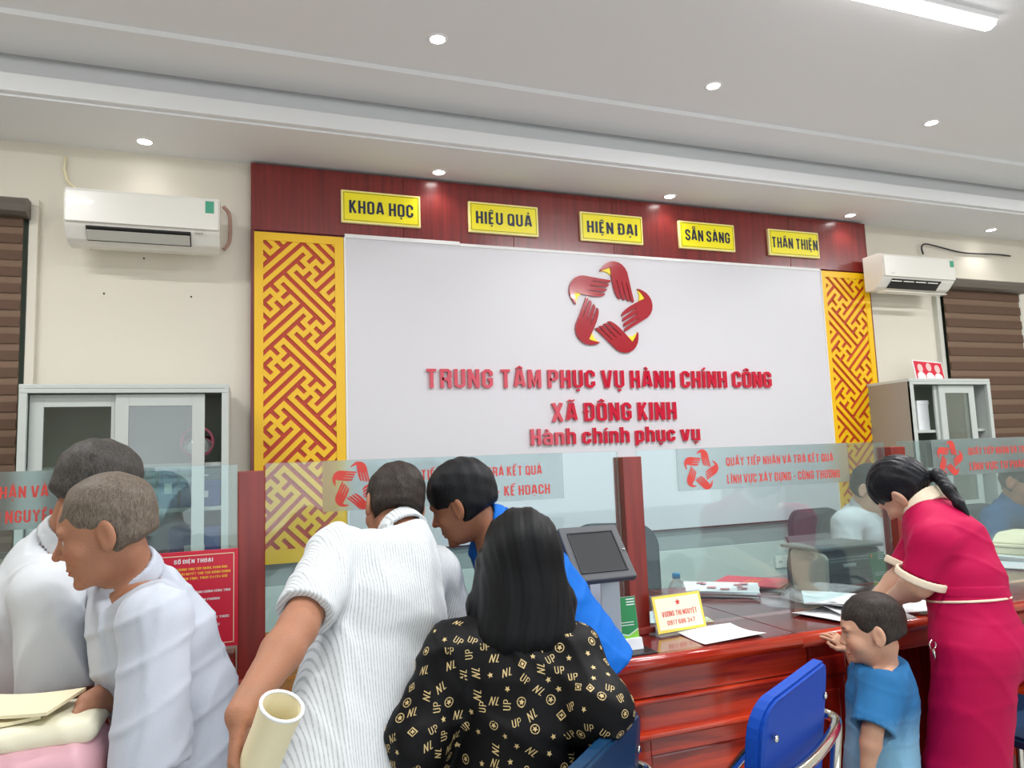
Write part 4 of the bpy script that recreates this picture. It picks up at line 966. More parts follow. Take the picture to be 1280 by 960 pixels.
def surface_nets(F, lo, h):
    n = F.shape; neg = F < 0
    c = [neg[i:n[0]-1+i, j:n[1]-1+j, k:n[2]-1+k] for i in (0, 1) for j in (0, 1) for k in (0, 1)]
    tot = sum(x.astype(np.int8) for x in c); act = (tot > 0) & (tot < 8)
    idx = np.argwhere(act); vid = np.full(act.shape, -1, dtype=np.int64); vid[act] = np.arange(len(idx))
    acc = np.zeros((len(idx), 3)); cnt = np.zeros(len(idx))
    corners = [np.array(q) for q in ((0,0,0),(0,0,1),(0,1,0),(0,1,1),(1,0,0),(1,0,1),(1,1,0),(1,1,1))]
    for a in corners:
        for ax_ in range(3):
            if a[ax_] == 1: continue
            b = a.copy(); b[ax_] = 1
            ia = idx+a; ib = idx+b; fa = F[ia[:, 0], ia[:, 1], ia[:, 2]]; fb = F[ib[:, 0], ib[:, 1], ib[:, 2]]
            x = (fa < 0) != (fb < 0); t = np.where(x, fa/np.where(fa-fb == 0, 1, fa-fb), 0)
            p = a+t[:, None]*(b-a); acc[x] += p[x]; cnt[x] += 1
    V = lo+h*(idx+acc/np.maximum(cnt, 1)[:, None]); faces = []
    for ax_ in range(3):
        u, v = (ax_+1) % 3, (ax_+2) % 3
        sh = list(n); sh[ax_] -= 1
        s0 = [slice(None)]*3; s1 = [slice(None)]*3; s0[ax_] = slice(0, n[ax_]-1); s1[ax_] = slice(1, n[ax_])
        A, B = neg[tuple(s0)], neg[tuple(s1)]; ch = A != B
        e = np.argwhere(ch); e = e[(e[:, u] > 0) & (e[:, v] > 0) & (e[:, u] < n[u]-1) & (e[:, v] < n[v]-1)]
        if not len(e): continue
        flip = B[e[:, 0], e[:, 1], e[:, 2]]
        q = []
        for du, dv in ((1, 1), (0, 1), (0, 0), (1, 0)):
            f = e.copy(); f[:, u] -= du; f[:, v] -= dv; q.append(vid[f[:, 0], f[:, 1], f[:, 2]])
        q = np.stack(q, axis=1); q[flip] = q[flip][:, ::-1]; faces.append(q)
    return V, np.concatenate(faces)
def build_mesh(name, sc, h, fine=(), lo=None, hi=None):
    """coarse grid of cell h, with finer boxes [(lo, hi, h2)] spliced in"""
    a, b = sc.bounds()
    if lo is not None: a = np.maximum(a, lo)
    if hi is not None: b = np.minimum(b, hi)
    Vs, Fs, off = [], [], 0
    def run(a, b, h, drop):
        nonlocal off
        n = np.maximum(4, np.ceil((b-a)/h).astype(int)+2); F = sc.field(a, n, h); V, Q = surface_nets(F, a, h)
        if len(V) == 0: return
        cen = V[Q].mean(axis=1); keep = np.ones(len(Q), bool)
        for lo_, hi_ in drop: keep &= ~np.all((cen > lo_) & (cen < hi_), axis=1)
        Q = Q[keep]; used = np.unique(Q); mp = np.full(len(V), -1); mp[used] = np.arange(len(used))
        Vs.append(V[used]); Fs.append(mp[Q]+off); off += len(used)
    run(a-h, b+h, h, [(np.array(l)+h*1.2, np.array(u)-h*1.2) for l, u, _ in fine])
    for i, (l, u, h2) in enumerate(fine):
        run(np.array(l, float), np.array(u, float), h2, [(np.array(l2)+h2*2, np.array(u2)-h2*2) for l2, u2, _ in fine[:i]])
    V = np.concatenate(Vs); Q = np.concatenate(Fs)
    me = bpy.data.meshes.new(name); me.vertices.add(len(V)); me.vertices.foreach_set('co', V.astype(np.float32).ravel())
    me.loops.add(len(Q)*4); me.loops.foreach_set('vertex_index', Q.astype(np.int32).ravel())
    me.polygons.add(len(Q)); me.polygons.foreach_set('loop_start', np.arange(0, len(Q)*4, 4, dtype=np.int32)); me.polygons.foreach_set('loop_total', np.full(len(Q), 4, dtype=np.int32))
    me.polygons.foreach_set('use_smooth', np.ones(len(Q), bool)); me.update(calc_edges=True)
    return me, V
def paint(me, cols):
    a = me.color_attributes.new('paint', 'FLOAT_COLOR', 'POINT'); a.data.foreach_set('color', cols.astype(np.float32).ravel())
def skin_mat(name, tone):
    m = mat(name, (1, 1, 1, 1), 0.56, spec=0.35, bump=0.15, bscale=260); nt = m.node_tree; b = nt.nodes['Principled BSDF']
    at_ = nt.nodes.new('ShaderNodeAttribute'); at_.attribute_name = 'paint'
    nt.links.new(at_.outputs['Color'], b.inputs['Base Color'])
    b.inputs['Subsurface Weight'].default_value = 0.12; b.inputs['Subsurface Radius'].default_value = (0.02, 0.008, 0.004); b.inputs['Subsurface Scale'].default_value = 0.4
    return m
def hair_mat(name, c1, c2, stretch=(1, 1, .22), scale=150, rough=0.5):
    m = wood(name, c1, c2, stretch, rough, 0.0, scale*2.2); nt = m.node_tree; b = nt.nodes['Principled BSDF']
    n = [q for q in nt.nodes if q.type == 'TEX_NOISE'][0]; bp = nt.nodes.new('ShaderNodeBump'); b.inputs['Specular IOR Level'].default_value = 0.2; bp.inputs['Strength'].default_value = 0.35; bp.inputs['Distance'].default_value = 0.003
    nt.links.new(n.outputs[0], bp.inputs['Height']); nt.links.new(bp.outputs[0], b.inputs['Normal']); return m
def cloth_mat(name, col, rough=0.85, stripes=None, weave=400, sheen=0.0, var=0.03):
    m = mat(name, col, rough, spec=0.2, bump=0.08, bscale=weave, sheen=sheen, var=var, vscale=4)
    if stripes:
        nt = m.node_tree; b = nt.nodes['Principled BSDF']; at_ = nt.nodes.new('ShaderNodeAttribute'); at_.attribute_name = 'across'
        w_ = nt.nodes.new('ShaderNodeMath'); w_.operation = 'MULTIPLY'; w_.inputs[1].default_value = stripes[0]
        s_ = nt.nodes.new('ShaderNodeMath'); s_.operation = 'SINE'
        nz = nt.nodes.new('ShaderNodeTexNoise'); nz.inputs['Scale'].default_value = 90
        mr = nt.nodes.new('ShaderNodeMapRange'); mr.inputs['From Min'].default_value = 0.1; mr.inputs['From Max'].default_value = 0.9
        mx = nt.nodes.new('ShaderNodeMix'); mx.data_type = 'RGBA'; mx.inputs[6].default_value = col; mx.inputs[7].default_value = stripes[1]
        ad = nt.nodes.new('ShaderNodeMath'); ad.operation = 'MULTIPLY'
        nt.links.new(at_.outputs['Fac'], w_.inputs[0]); nt.links.new(w_.outputs[0], s_.inputs[0]); nt.links.new(s_.outputs[0], mr.inputs['Value'])
        nt.links.new(mr.outputs[0], ad.inputs[0]); nt.links.new(nz.outputs[0], ad.inputs[1]); nt.links.new(ad.outputs[0], mx.inputs[0]); nt.links.new(mx.outputs[2], b.inputs['Base Color'])
    return m

# ---------------------------------------------------------------- a human figure
def frame(f, u):
    f = nrm(f); u = V3(u); u = nrm(u-f*(u@f)); r = np.cross(f, u)       # r = the figure's right
    return np.array([r, f, u])
def head_ops(sc, c, F, s, child=False, female=False):
    """c = centre between the ears; rows of F: right, forward, up"""
    L = lambda x, y, z: V3(c)+s*(np.array([x, y, z])@F)
    el = lambda p, R, k=0.015, mode='u', FF=F: sc.ell(L(*p), np.array(R)*s, FF, k*s, mode)
    el((0, -.012, .040), (.075, .094, .080))
    el((0, .018, .010), (.068, .078, .085), .02)
    el((0, .030, -.035), (.056, .058, .075), .02)
    if child: el((0, .04, -.06), (.048, .045, .04), .02); [el((x, .055, -.035), (.026, .024, .026), .02) for x in (-.035, .035)]
    else: el((0, .040, -.075), (.042 if female else .047, .046, .036), .02)
    el((0, .078, -.100 if not child else -.085), (.019, .016, .014), .015)
    for x in (-.028, .028): el((x, .076, .024), (.024, .014, .010), .012)
    for x in (-.040, .040): el((x, .060, -.025), (.022, .020, .022), .02)
    for x in (-.030, .030): el((x, .094, .002), (.017, .014, .012), .010, 's')
    for x in (-.030, .030): el((x, .071, .001), (.015, .0145, .012), .004)
    nl = .020 if child else .030
    sc.cone(L(0, .084, .012), L(0, .087+nl*.75, -.026), .0075*s, .0105*s, .008*s)
    for x in (-.010, .010): sc.cone(L(x, .092, -.031), L(x*1.2, .096, -.031), .0075*s, .0065*s, .006*s)
    el((0, .086, -.052), (.019, .010, .012), .01)
    el((0, .0905, -.0615), (.021, .0085, .0055), .004); el((0, .0885, -.0715), (.018, .009, .006), .004)
    sc.ell(L(0, .100, -.0665), np.array([.018, .008, .0014])*s, F, .003*s, 's')
    for sg in (-1, 1):
        a = math.radians(22*sg); E_ = np.array([[math.cos(a), math.sin(a), 0], [-math.sin(a), math.cos(a), 0], [0, 0, 1]])@F
        el((sg*.079, -.010, -.004), (.0085, .021, .033), .006, 'u', E_)
        el((sg*.088, -.004, .000), (.006, .012, .020), .004, 's', E_)
        el((sg*.077, -.006, -.030), (.008, .011, .012), .006)
def head_paint(V, c, F, s, tone, female=False, brow=None, grey=False):
    q = ((V-V3(c))/s)@F.T; C_ = np.tile(np.array([*tone[:3], 1.0]), (len(V), 1))
    def blob(cc, R, col, soft=0.35):
        d = np.sqrt((((q-np.array(cc))/np.array(R))**2).sum(axis=1)); w_ = np.clip((1-d)/soft+0.0, 0, 1)[:, None]; C_[:, :3] = C_[:, :3]*(1-w_)+np.array(col[:3])*w_
    t = np.array(tone[:3])
    for x in (-.04, .04): blob((x, .07, -.03), (.03, .03, .025), t*np.array([1.12, .86, .82]), 1.0)
    blob((0, .12, -.025), (.02, .03, .02), t*np.array([1.1, .85, .8]), 1.0)
    blob((0, .095, -.0665), (.025, .016, .011), t*np.array([1.0, .52, .52]) if not female else np.array([.45, .10, .10]), .4)
    for x in (-.030, .030):
        blob((x, .082, .002), (.0165, .012, .0068), (.62, .58, .55), .3); blob((x, .086, .002), (.0068, .008, .0068), (.02, .012, .008), .3)
        blob((x, .088, .0095), (.019, .012, .003), (.03, .02, .015), .5)
        blob((x*1.03, .088, .026), (.021, .022, .0055), brow if brow is not None else (.02, .015, .012), .6)
    return C_
def hand_ops(sc, w, d, pn, s, side, curl=0.5, spread=0.10, thumb=0.6, fk=0.003):
    """w wrist, d direction of the hand, pn palm normal (the way the palm faces), side=+1: thumb towards cross(d,pn)"""
    w, d = V3(w), nrm(d); pn = V3(pn); pn = nrm(pn-d*(pn@d)); t = np.cross(d, pn)*side
    sc.slab(w+d*.012*s, w+d*.078*s, (.026*s, .015*s), (.038*s, .012*s), t, .012*s, cap=.012*s)
    sc.ell(w+d*.035*s+t*.022*s+pn*.006*s, np.array([.016, .026, .013])*s, np.array([t, d, pn]), .01*s)
    cv = curl if isinstance(curl, (list, tuple)) else [curl]*4
    for i, (o, L, r) in enumerate(((.029, .070, .0085), (.0098, .079, .0088), (-.0095, .073, .0084), (-.027, .058, .0075))):
        p = w+d*(.080-.004*abs(i-1))*s+t*o*s; a = cv[i]*0.55; dirv = nrm(d+t*(1.5-i)*spread); prev = p-dirv*.012*s; pts = [prev, p]; rr = [r*s*1.1, r*s*1.05]
        for f, kk in ((.45, 1.0), (.30, .95), (.25, .86)):
            v = dirv*math.cos(a)+pn*math.sin(a); p = p+v*L*f*s; pts.append(p); rr.append(r*s*kk); a += cv[i]*0.95
        sc.chain(pts, rr, fk*s)
    b = w+d*.022*s+t*.024*s; m1 = b+(d*.45+t*.55+pn*.25*thumb*2)/1.0*.042*s; m2 = m1+nrm(d*.8+t*.25+pn*.5*thumb)*.030*s; m3 = m2+nrm(d*.9+t*-.05+pn*.6*thumb)*.024*s
    sc.chain([b, m1, m2, m3], [.0125*s, .011*s, .0098*s, .0085*s], .005*s)

def person(label, J, s, tone, wear, hair, hands=None, female=False, child=False, coarse=0.009, group=None, brow=None, zmin=None, girth=1.0):
    """J: world joints.  hd head centre, hf face direction, hu crown direction, nb neck base, sl sr shoulders, el er elbows, wl wr wrists,
    pe pelvis, hl hr hips, kl kr knees, al ar ankles, side = the figure's right at the hips"""
    hsz = J.pop('hsz', [1.0])[0]; J = {k: V3(v) for k, v in J.items()}; F = frame(J['hf'], J['hu']); hs = s if not child else s
    root = thing('person', label, 'person', (float(J['pe'][0]), float(J['pe'][1]), 0.0), 0, group); off = -np.array([J['pe'][0], J['pe'][1], 0.0])
    g = girth*s
    hc = J['hd']; HL = lambda x, y, z: hc+hsz*(np.array([x, y, z])@F)
    shs = nrm(J['sr']-J['sl']); hps = nrm(J['hr']-J['hl']); ch = (J['sl']+J['sr'])/2
    spine = J['nb']-J['pe']; mid = J.get('mid', J['pe']+spine*0.45)
    def torso(sc, e, k=.03):
        upc = J['nb']+(J['pe']-J['nb'])*0.10+(mid-J['nb'])*0.08
        low = J['nb']+(mid-J['nb'])*0.55
        sc.slab(J['pe'], mid, (.150*g+e, .100*g+e), (.128*g+e, .092*g+e), hps, k)
        sc.slab(mid, low, (.128*g+e, .092*g+e), (.150*g+e, .108*g+e), (hps+shs)/2, k)
        sc.slab(low, upc, (.150*g+e, .108*g+e), (.125*g+e, .080*g+e), shs, k)
        sc.cone(upc, J['sl']+(upc-J['sl'])*.1, .065*g+e, .052*g+e, k); sc.cone(upc, J['sr']+(upc-J['sr'])*.1, .065*g+e, .052*g+e, k)
        sc.cone(upc, J['nb'], .075*g+e, .055*g+e, k)
    def arm(sc, S_, E_, W_, e, k=.015, upto=2.0):
        if upto >= 1: sc.cone(S_, E_, .050*g+e, .040*g+e, k)
        if upto >= 2:
            m_ = E_+(W_-E_)*.3; sc.chain([E_, m_, W_], [.040*g, .041*g, .0265*g], k)
    def legs(sc, e, k=.03):
        for a, b, c in (('hl', 'kl', 'al'), ('hr', 'kr', 'ar')):
            sc.cone(J[a], J[b], .088*g+e, .058*g+e, k); m_ = J[b]+(J[c]-J[b])*.3; sc.chain([J[b], m_, J[c]], [.056*g+e, .056*g+e, .038*g+e*1.3], k)
    body = Sculpt(); torso(body, 0)
    arm(body, J['sl'], J['el'], J['wl'], 0); arm(body, J['sr'], J['er'], J['wr'], 0); legs(body, 0)
    for a, k in (('al', 'kl'), ('ar', 'kr')):
        fd = J.get('ft', np.cross(hps, [0, 0, 1])*-1.0); fd = nrm(fd); body.cone(J[a]-np.array([0, 0, .035*s]), J[a]+fd*.15*s-np.array([0, 0, .045*s]), .036*s, .027*s, .02)
    body.cone(J['nb'], HL(0, -.018, -.05), .056*g*(.92 if female else 1), .053*hsz*(.88 if female else 1), .02)
    head_ops(body, hc, F, hsz, child, female)
    hands = hands or {}; fine = [(hc-.155*hsz, hc+.155*hsz, .0032*max(hsz, .85))]
    for key, wk in (('l', 'wl'), ('r', 'wr')):
        hp = hands.get(key)
        if hp is None: hp = dict(d=J[wk]-J['el' if key == 'l' else 'er'], pn=(0, 0, -1), curl=.5)
        sd = hp.get('side', -1 if key == 'l' else 1)
        hand_ops(body, J[wk], hp['d'], hp['pn'], s*hp.get('s', 1.0), sd, hp.get('curl', .5), hp.get('spread', .1), hp.get('thumb', .6))
        if hp.get('fine', True):
            c_ = J[wk]+nrm(hp['d'])*.085*s; fine.append((c_-.12*s, c_+.12*s, .0034*s if s > .8 else .003))
    me, V = build_mesh('body', body, coarse, fine)
    C_ = head_paint(V, hc, F, hsz, tone, female, brow); paint(me, C_)
    me.transform(Matrix.Translation(Vector(off))); me.materials.append(skin_mat('skin', tone))
    bo = bpy.data.objects.new('body', me); S.collection.objects.link(bo); bo.parent = root
    # hair
    if hair is not None:
        hsc = Sculpt(); hair['fn'](hsc, HL, F, hsz)
        hme, hv = build_mesh('hair', hsc, hair.get('h', .0042)); hme.transform(Matrix.Translation(Vector(off))); hme.materials.append(hair['mat'])
        ho = bpy.data.objects.new(hair.get('name', 'hair'), hme); S.collection.objects.link(ho); ho.parent = root
        if 'label' in hair: ho['label'] = hair['label']
    out = dict(root=root, off=off, J=J, F=F, HL=HL, torso=torso, arm=arm, legs=legs, g=g, s=s, body=body)
    ft = nrm(J.get('ft', np.array([0, 1, 0])))
    for a in ('al', 'ar'):
        def shoe(sc, o, a=a):
            p_ = J[a]; z0 = np.array([p_[0], p_[1], .042*s]); sc.slab(z0-ft*.055*s, z0+ft*.17*s, (.044*s, .040*s), (.042*s, .030*s), np.cross(ft, [0, 0, 1]), .02)
            sc.cone(z0, p_+np.array([0, 0, .01]), .045*s, .044*s, .02); sc.cut((p_[0], p_[1], .002), (0, 0, -1)); sc.cut(p_+np.array([0, 0, .004]), (0, 0, 1))
        wear = wear+[dict(name='shoe', fn=shoe, mat=M['shoe'], h=.0085)]
    for w_ in wear:
        sc = Sculpt(); w_['fn'](sc, out); me, V = build_mesh(w_['name'], sc, w_.get('h', .007))
        if 'across' in w_:
            a = me.attributes.new('across', 'FLOAT', 'POINT'); a.data.foreach_set('value', w_['across'](V, out).astype(np.float32))
        me.transform(Matrix.Translation(Vector(off))); me.materials.append(w_['mat'])
        o = bpy.data.objects.new(w_['name'], me); S.collection.objects.link(o); o.parent = root
        if 'label' in w_: o['label'] = w_['label']
        w_['obj'] = o; out[w_['name']] = o
    return out
def folds(amp, comps, seed=0):
    """cloth folds: sum of warped waves; comps = [(direction of travel, waves per metre, weight)]"""
    rs = np.random.RandomState(seed); ph = rs.uniform(0, 6.28, (len(comps), 3)); rd = rs.normal(size=(len(comps), 2, 3))
    def fn(P):
        o = np.zeros(len(P))
        for i, (d, f, w_) in enumerate(comps):
            d = nrm(d); a = P@d*f*3.1416+.9*np.sin(P@rd[i, 0]*4+ph[i, 0])+.45*np.sin(P@rd[i, 1]*10+ph[i, 1])
            g_ = np.clip(.35+.9*np.sin(P@rd[i, 1]*5+ph[i, 2]), 0, 1); q = np.sin(a+ph[i, 1]); o += w_*g_*(.25-np.exp(-(q*q)/.10))
            q2 = np.sin(a*1.7+ph[i, 0]); o += .6*w_*(1-g_)*(.15-np.exp(-(q2*q2)/.06))
        return amp*o
    return fn
def sleeve(sc, S_, E_, frac, r0, r1, k=.02, hollow=.022, armr=.045, tiltv=None):
    """a short sleeve from the shoulder down frac of the upper arm with an open cuff"""
    S_, E_ = V3(S_), V3(E_); d = nrm(E_-S_); L = np.linalg.norm(E_-S_)*frac; end = S_+d*L
    a, b = S_, end+d*.08; ab = b-a; L2 = ab@ab; n = nrm(d if tiltv is None else d+V3(tiltv))
    def fn(P):
        t = np.clip((P-a)@ab/L2, 0, 1); q = np.linalg.norm(P-a-t[..., None]*ab, axis=-1)-(r0+(r1-r0)*t)
        return np.maximum(q, (P-end)@n)
    r = max(r0, r1); sc.add(fn, np.minimum(a, b)-r, np.maximum(a, b)+r, k, 'u')
    if hollow > 0: sc.cone(end-d*hollow, end+d*.15, r1-.013, r1-.010, .003, 's')
    return end, d
def collar(sc, nb, up, fwd, r, h, th=.0045, open_=True, flare=.012):
    """a turned collar round the neck base: a cone band, open at the throat"""
    nb = V3(nb); up = nrm(up); fwd = V3(fwd); fwd = nrm(fwd-up*(fwd@up))
    def fn(P):
        q = P-nb; z = q@up; rad = q-z[..., None]*up; rr = np.linalg.norm(rad, axis=-1); fr = rad@fwd
        zz = z+fr*0.35; tgt = r-flare*zz/h*1.0
        d = np.maximum(np.abs(rr-tgt)-th, np.abs(zz-h*.4)-h*.6)
        return np.maximum(d, fr-r*.80) if open_ else d
    sc.add(fn, nb-r-.06, nb+r+.06, .006, 'u')
def short_hair(thick=.010, line=.055, nape=-.055, temple=-.002, bald=None, tuft=0.0):
    def fn(sc, L, F, s):
        sc.ell(L(0, -.014, .042), np.array([.077+thick*.8, .096+thick, .082+thick])*s, F, .02*s)
        sc.ell(L(0, -.035, -.01), np.array([.070+thick*.6, .070+thick*.5, .072])*s, F, .02*s)
        sc.ell(L(0, .118, -.040), np.array([.075, .090, .102+line-.055])*s, F, .008*s, 's')          # clear the face
        sc.add(lambda P: -((P-L(0, 0, nape))@(-F[2]-F[1]*.25)), L(0, 0, 0)-.3, L(0, 0, 0)+.3, .012*s, 's')
        for sg in (-1, 1):
            sc.ell(L(sg*.082, .004, -.022), np.array([.030, .027, .040])*s, F, .006*s, 's')
            sc.ell(L(sg*.075, .050, -.03), np.array([.030, .045, .045])*s, F, .008*s, 's')
        if bald: sc.ell(L(*bald[0]), np.array(bald[1])*s, F, .01*s, 's')
        rs = np.random.RandomState(3); D = rs.normal(size=(6, 3))*260; p_ = rs.uniform(0, 6, 6)
        sc.warp(lambda P: (sum(np.sin(P@(D[i]*.35/s)+p_[i]) for i in range(6)))*(.0006+tuft)*s)
    return fn
# ================================================================ THE PEOPLE
def lf(px, py):
    """local directions seen at a point of the picture: left, away, up"""
    r = ray(px, py); a = nrm((r.x, r.y, 0)); return np.array([-a[1], a[0], 0]), a, np.array([0, 0, 1.0])
def D_(px, py, l, a, u):
    L, A, U = lf(px, py); return L*l+A*a+U*u
def shirt(e=.02, frac=.75, r0=.068, r1=.075, hem=.10, amp=.006, comps=(), seed=1, coll=True, flare=.02, long_=False, cr=.070, tilt=None, cuffgap=.045):
    def fn(sc, o):
        J, g, s = o['J'], o['g'], o['s']; o['torso'](sc, e, .035)
        hps = nrm(J['hr']-J['hl']); mid = J.get('mid', J['pe']+(J['nb']-J['pe'])*.45); dn = nrm(J['pe']-mid)
        if hem > 0: sc.slab(mid, J['pe']+dn*(hem+.08), (.140*g+e, .100*g+e), (.155*g+e+flare, .115*g+e+flare), hps, .04)
        ends = []
        for a, b, c in (('sl', 'el', 'wl'), ('sr', 'er', 'wr')):
            if long_:
                sc.chain([J[a], J[b], J[b]+(J[c]-J[b])*.88], [r0*s, r1*s, r1*.72*s], .03)
                w_ = J[b]+(J[c]-J[b])*.92; d = nrm(J[c]-J[b]); sc.cone(w_-d*.03, w_+d*.1, .036*s, .036*s, .004, 's')
            else: ends.append((sleeve(sc, J[a], J[b], frac, r0*s, r1*s, .03, hollow=0), r1*s))
        if comps:
            sc.warp(folds(amp, comps, seed))
        for (en, d), r_ in ends: sc.cone(en-d*.0, en+d*.15, r_-.024*s, r_-.020*s, .004, 's')
        if hem > 0: sc.cut(J['pe']+dn*hem, dn, J['pe']-.4, J['pe']+.4)
        else: sc.cut(J['pe']-dn*hem*-1.0, dn, J['pe']-.4, J['pe']+.4)
        up = nrm(J['nb']-mid); hd = o['HL'](0, -.02, -.05); upn = nrm(hd-J['nb'])
        q0 = J['nb']+upn*.018; sc.add(lambda P: np.maximum(np.linalg.norm((P-q0)-((P-q0)@upn)[..., None]*upn, axis=-1)-.10, -((P-q0)@upn)), q0-.16, q0+.16, .008, 's')
        sc.cone(J['nb']+upn*.014, J['nb']+upn*.16, cr*g*.86, cr*g*.86, .004, 's')
        if coll: collar(sc, J['nb']+upn*.012, upn, o['F'][1], cr*g*.97, .034, .0050, open_=True)
    return fn
def trousers(e=.016, wide=0.0, amp=.005, seed=5):
    def fn(sc, o):
        J, g, s = o['J'], o['g'], o['s']; hps = nrm(J['hr']-J['hl']); mid = J.get('mid', J['pe']+(J['nb']-J['pe'])*.45); dn = nrm(J['pe']-mid)
        sc.slab(J['pe']+(mid-J['pe'])*.55, J['pe'], (.130*g+e, .095*g+e), (.158*g+e, .108*g+e), hps, .03)
        for a, b, c in (('hl', 'kl', 'al'), ('hr', 'kr', 'ar')):
            sc.cone(J[a], J[b], .094*g+e, .066*g+e+wide*.6, .035); sc.cone(J[b], J[c], .062*g+e+wide*.6, .05*g+e+wide, .03)
            d = nrm(J[c]-J[b]); sc.cut(J[c]+d*.01, d, J[c]-.2, J[c]+.2)
        sc.warp(folds(amp, [((0, 0, 1), 6, .6), ((1, 0, .4), 9, .5), ((0, 1, .3), 8, .5)], seed))
    return fn
def base_J(pe, hps, s, z=None, bend=0.0, fwd=None, seated=False):
    """legs below a pelvis; hps = figure's right"""
    pe = V3(pe); r = nrm(hps); f = nrm(np.cross([0, 0, 1], r)) if fwd is None else nrm(fwd)
    J = {}
    for k, sg in (('l', -1), ('r', 1)):
        h = pe+r*sg*.088*s; J['h'+k] = h-np.array([0, 0, .03*s])
        if seated:
            J['k'+k] = h+f*.38*s+r*sg*.05+np.array([0, 0, -.02]); J['a'+k] = np.array([*(J['k'+k]+f*.02)[:2], .085*s])
        else:
            J['a'+k] = np.array([*(h+f*(.02-.12*bend*0)*s)[:2], .085*s]); m_ = (J['h'+k]+J['a'+k])/2
            half = np.linalg.norm(J['h'+k]-J['a'+k])/2; seg = .41*s; off = min(math.sqrt(max(seg*seg-half*half, 0)), bend if bend > 0 else .3); J['k'+k] = m_+f*off
    J['ft'] = f
    return J
white_shirt = cloth_mat('white shirt cotton', srgb(206, 210, 214), 0.8)
skin_a = srgb(166, 116, 90); skin_b = srgb(160, 108, 80); skin_w = srgb(214, 172, 146); skin_child = srgb(208, 160, 132)
grey_trousers = cloth_mat('charcoal trousers cloth', srgb(70, 72, 74)); grey_mid = cloth_mat('mid grey trousers cloth', srgb(112, 112, 108))
hair_grey = hair_mat('grey hair', srgb(80, 71, 63), srgb(122, 110, 98), (1, 1, .22), 150)
hair_pepper = hair_mat('pepper grey hair', srgb(48, 46, 44), srgb(84, 80, 76), (1, 1, .22), 150)
hair_black = hair_mat('black hair', srgb(14, 15, 18), srgb(30, 31, 34), (1, 1, .22), 150, .5)
hair_dark = hair_mat('brown black hair', srgb(30, 26, 24), srgb(66, 58, 52), (1, 1, .22), 150, .5)

# ---- older man with grey hair, in profile at the left
def man_grey():
    hd = atd(134, 663, 1.47); L, A, U = lf(131, 664)
    pe = atd(238, 985, 1.56); hps = A*.9+L*.25          # his right side is away from the camera
    J = dict(hd=hd, hf=L*.93+A*.16-U*.25, hu=U+L*.22, nb=atd(163, 728, 1.52), sl=atd(196, 775, 1.37), sr=atd(150, 758, 1.68),
             el=atd(188, 955, 1.31), wl=atd(95, 1010, 1.38), er=atd(165, 862, 1.56), wr=atd(112, 880, 1.38), pe=pe, mid=atd(216, 860, 1.53), hsz=[.89])
    J.update(base_J(pe, hps, .93, fwd=L))
    vert = [(D_(131, 664, .9, .2, .15), 5.5, .8), (D_(131, 664, .4, .9, .1), 7, .6), (D_(131, 664, .5, 0, 1), 6, .6)]
    return person('older man with grey hair in a pale grey shirt, in profile at the left', J, .93, skin_a,
        [dict(name='shirt', fn=shirt(.016, 1.0, .062, .078, .14, .009, vert, 2), mat=cloth_mat('pale blue grey shirt cotton', srgb(190, 196, 208), .8), h=.0058, label='pale grey short sleeved shirt'),
         dict(name='trousers', fn=trousers(), mat=grey_trousers, h=.011)],
        dict(fn=short_hair(.006, .058, -.055, bald=((0, .10, .085), (.06, .04, .04))), mat=hair_grey, h=.0038, label='short thinning grey hair'),
        hands=dict(l=dict(d=L-U*.3, pn=-U+0*L, curl=.6, fine=False), r=dict(d=L*.55-U*.62-A*.15, pn=L*-.6-U*.4-A*.3, curl=.55, thumb=.8)), brow=(.12, .1, .09))
pa = man_grey()

# ---- man in white behind him
def man_white():
    L, A, U = lf(120, 620); hd = atd(122, 616, 1.76)
    pe = atd(5, 905, 1.80); hps = A*-.92+L*-.3
    J = dict(hd=hd, hf=L*-.8+A*.45-U*.42, hu=U*.9-L*.42, nb=atd(84, 680, 1.76), sr=atd(58, 745, 1.60), sl=atd(98, 715, 1.93),
             er=atd(72, 868, 1.56), wr=atd(135, 870, 1.72), el=atd(120, 820, 1.95), wl=atd(150, 820, 2.02), pe=pe, mid=atd(45, 800, 1.76), hsz=[.97])
    J.update(base_J(pe, hps, .95, fwd=-L))
    return person('man in a white shirt at the left, head hidden behind the grey haired man', J, .97, skin_a,
        [dict(name='shirt', fn=shirt(.022, .98, .070, .080, .12, .009, [((1, 0, .1), 5, .8), ((0, 1, .2), 6, .5)], 8), mat=white_shirt, h=.0068, label='loose white short sleeved shirt'),
         dict(name='trousers', fn=trousers(), mat=grey_trousers, h=.011)],
        dict(fn=short_hair(.010, .044, -.06, bald=((0, .10, .075), (.07, .055, .06))), mat=hair_pepper, h=.0042, label='pepper grey hair with a receding forehead'),
        hands=dict(l=dict(d=-L, pn=-U, fine=False), r=dict(d=-L, pn=-U, fine=False)))
pb = man_white()

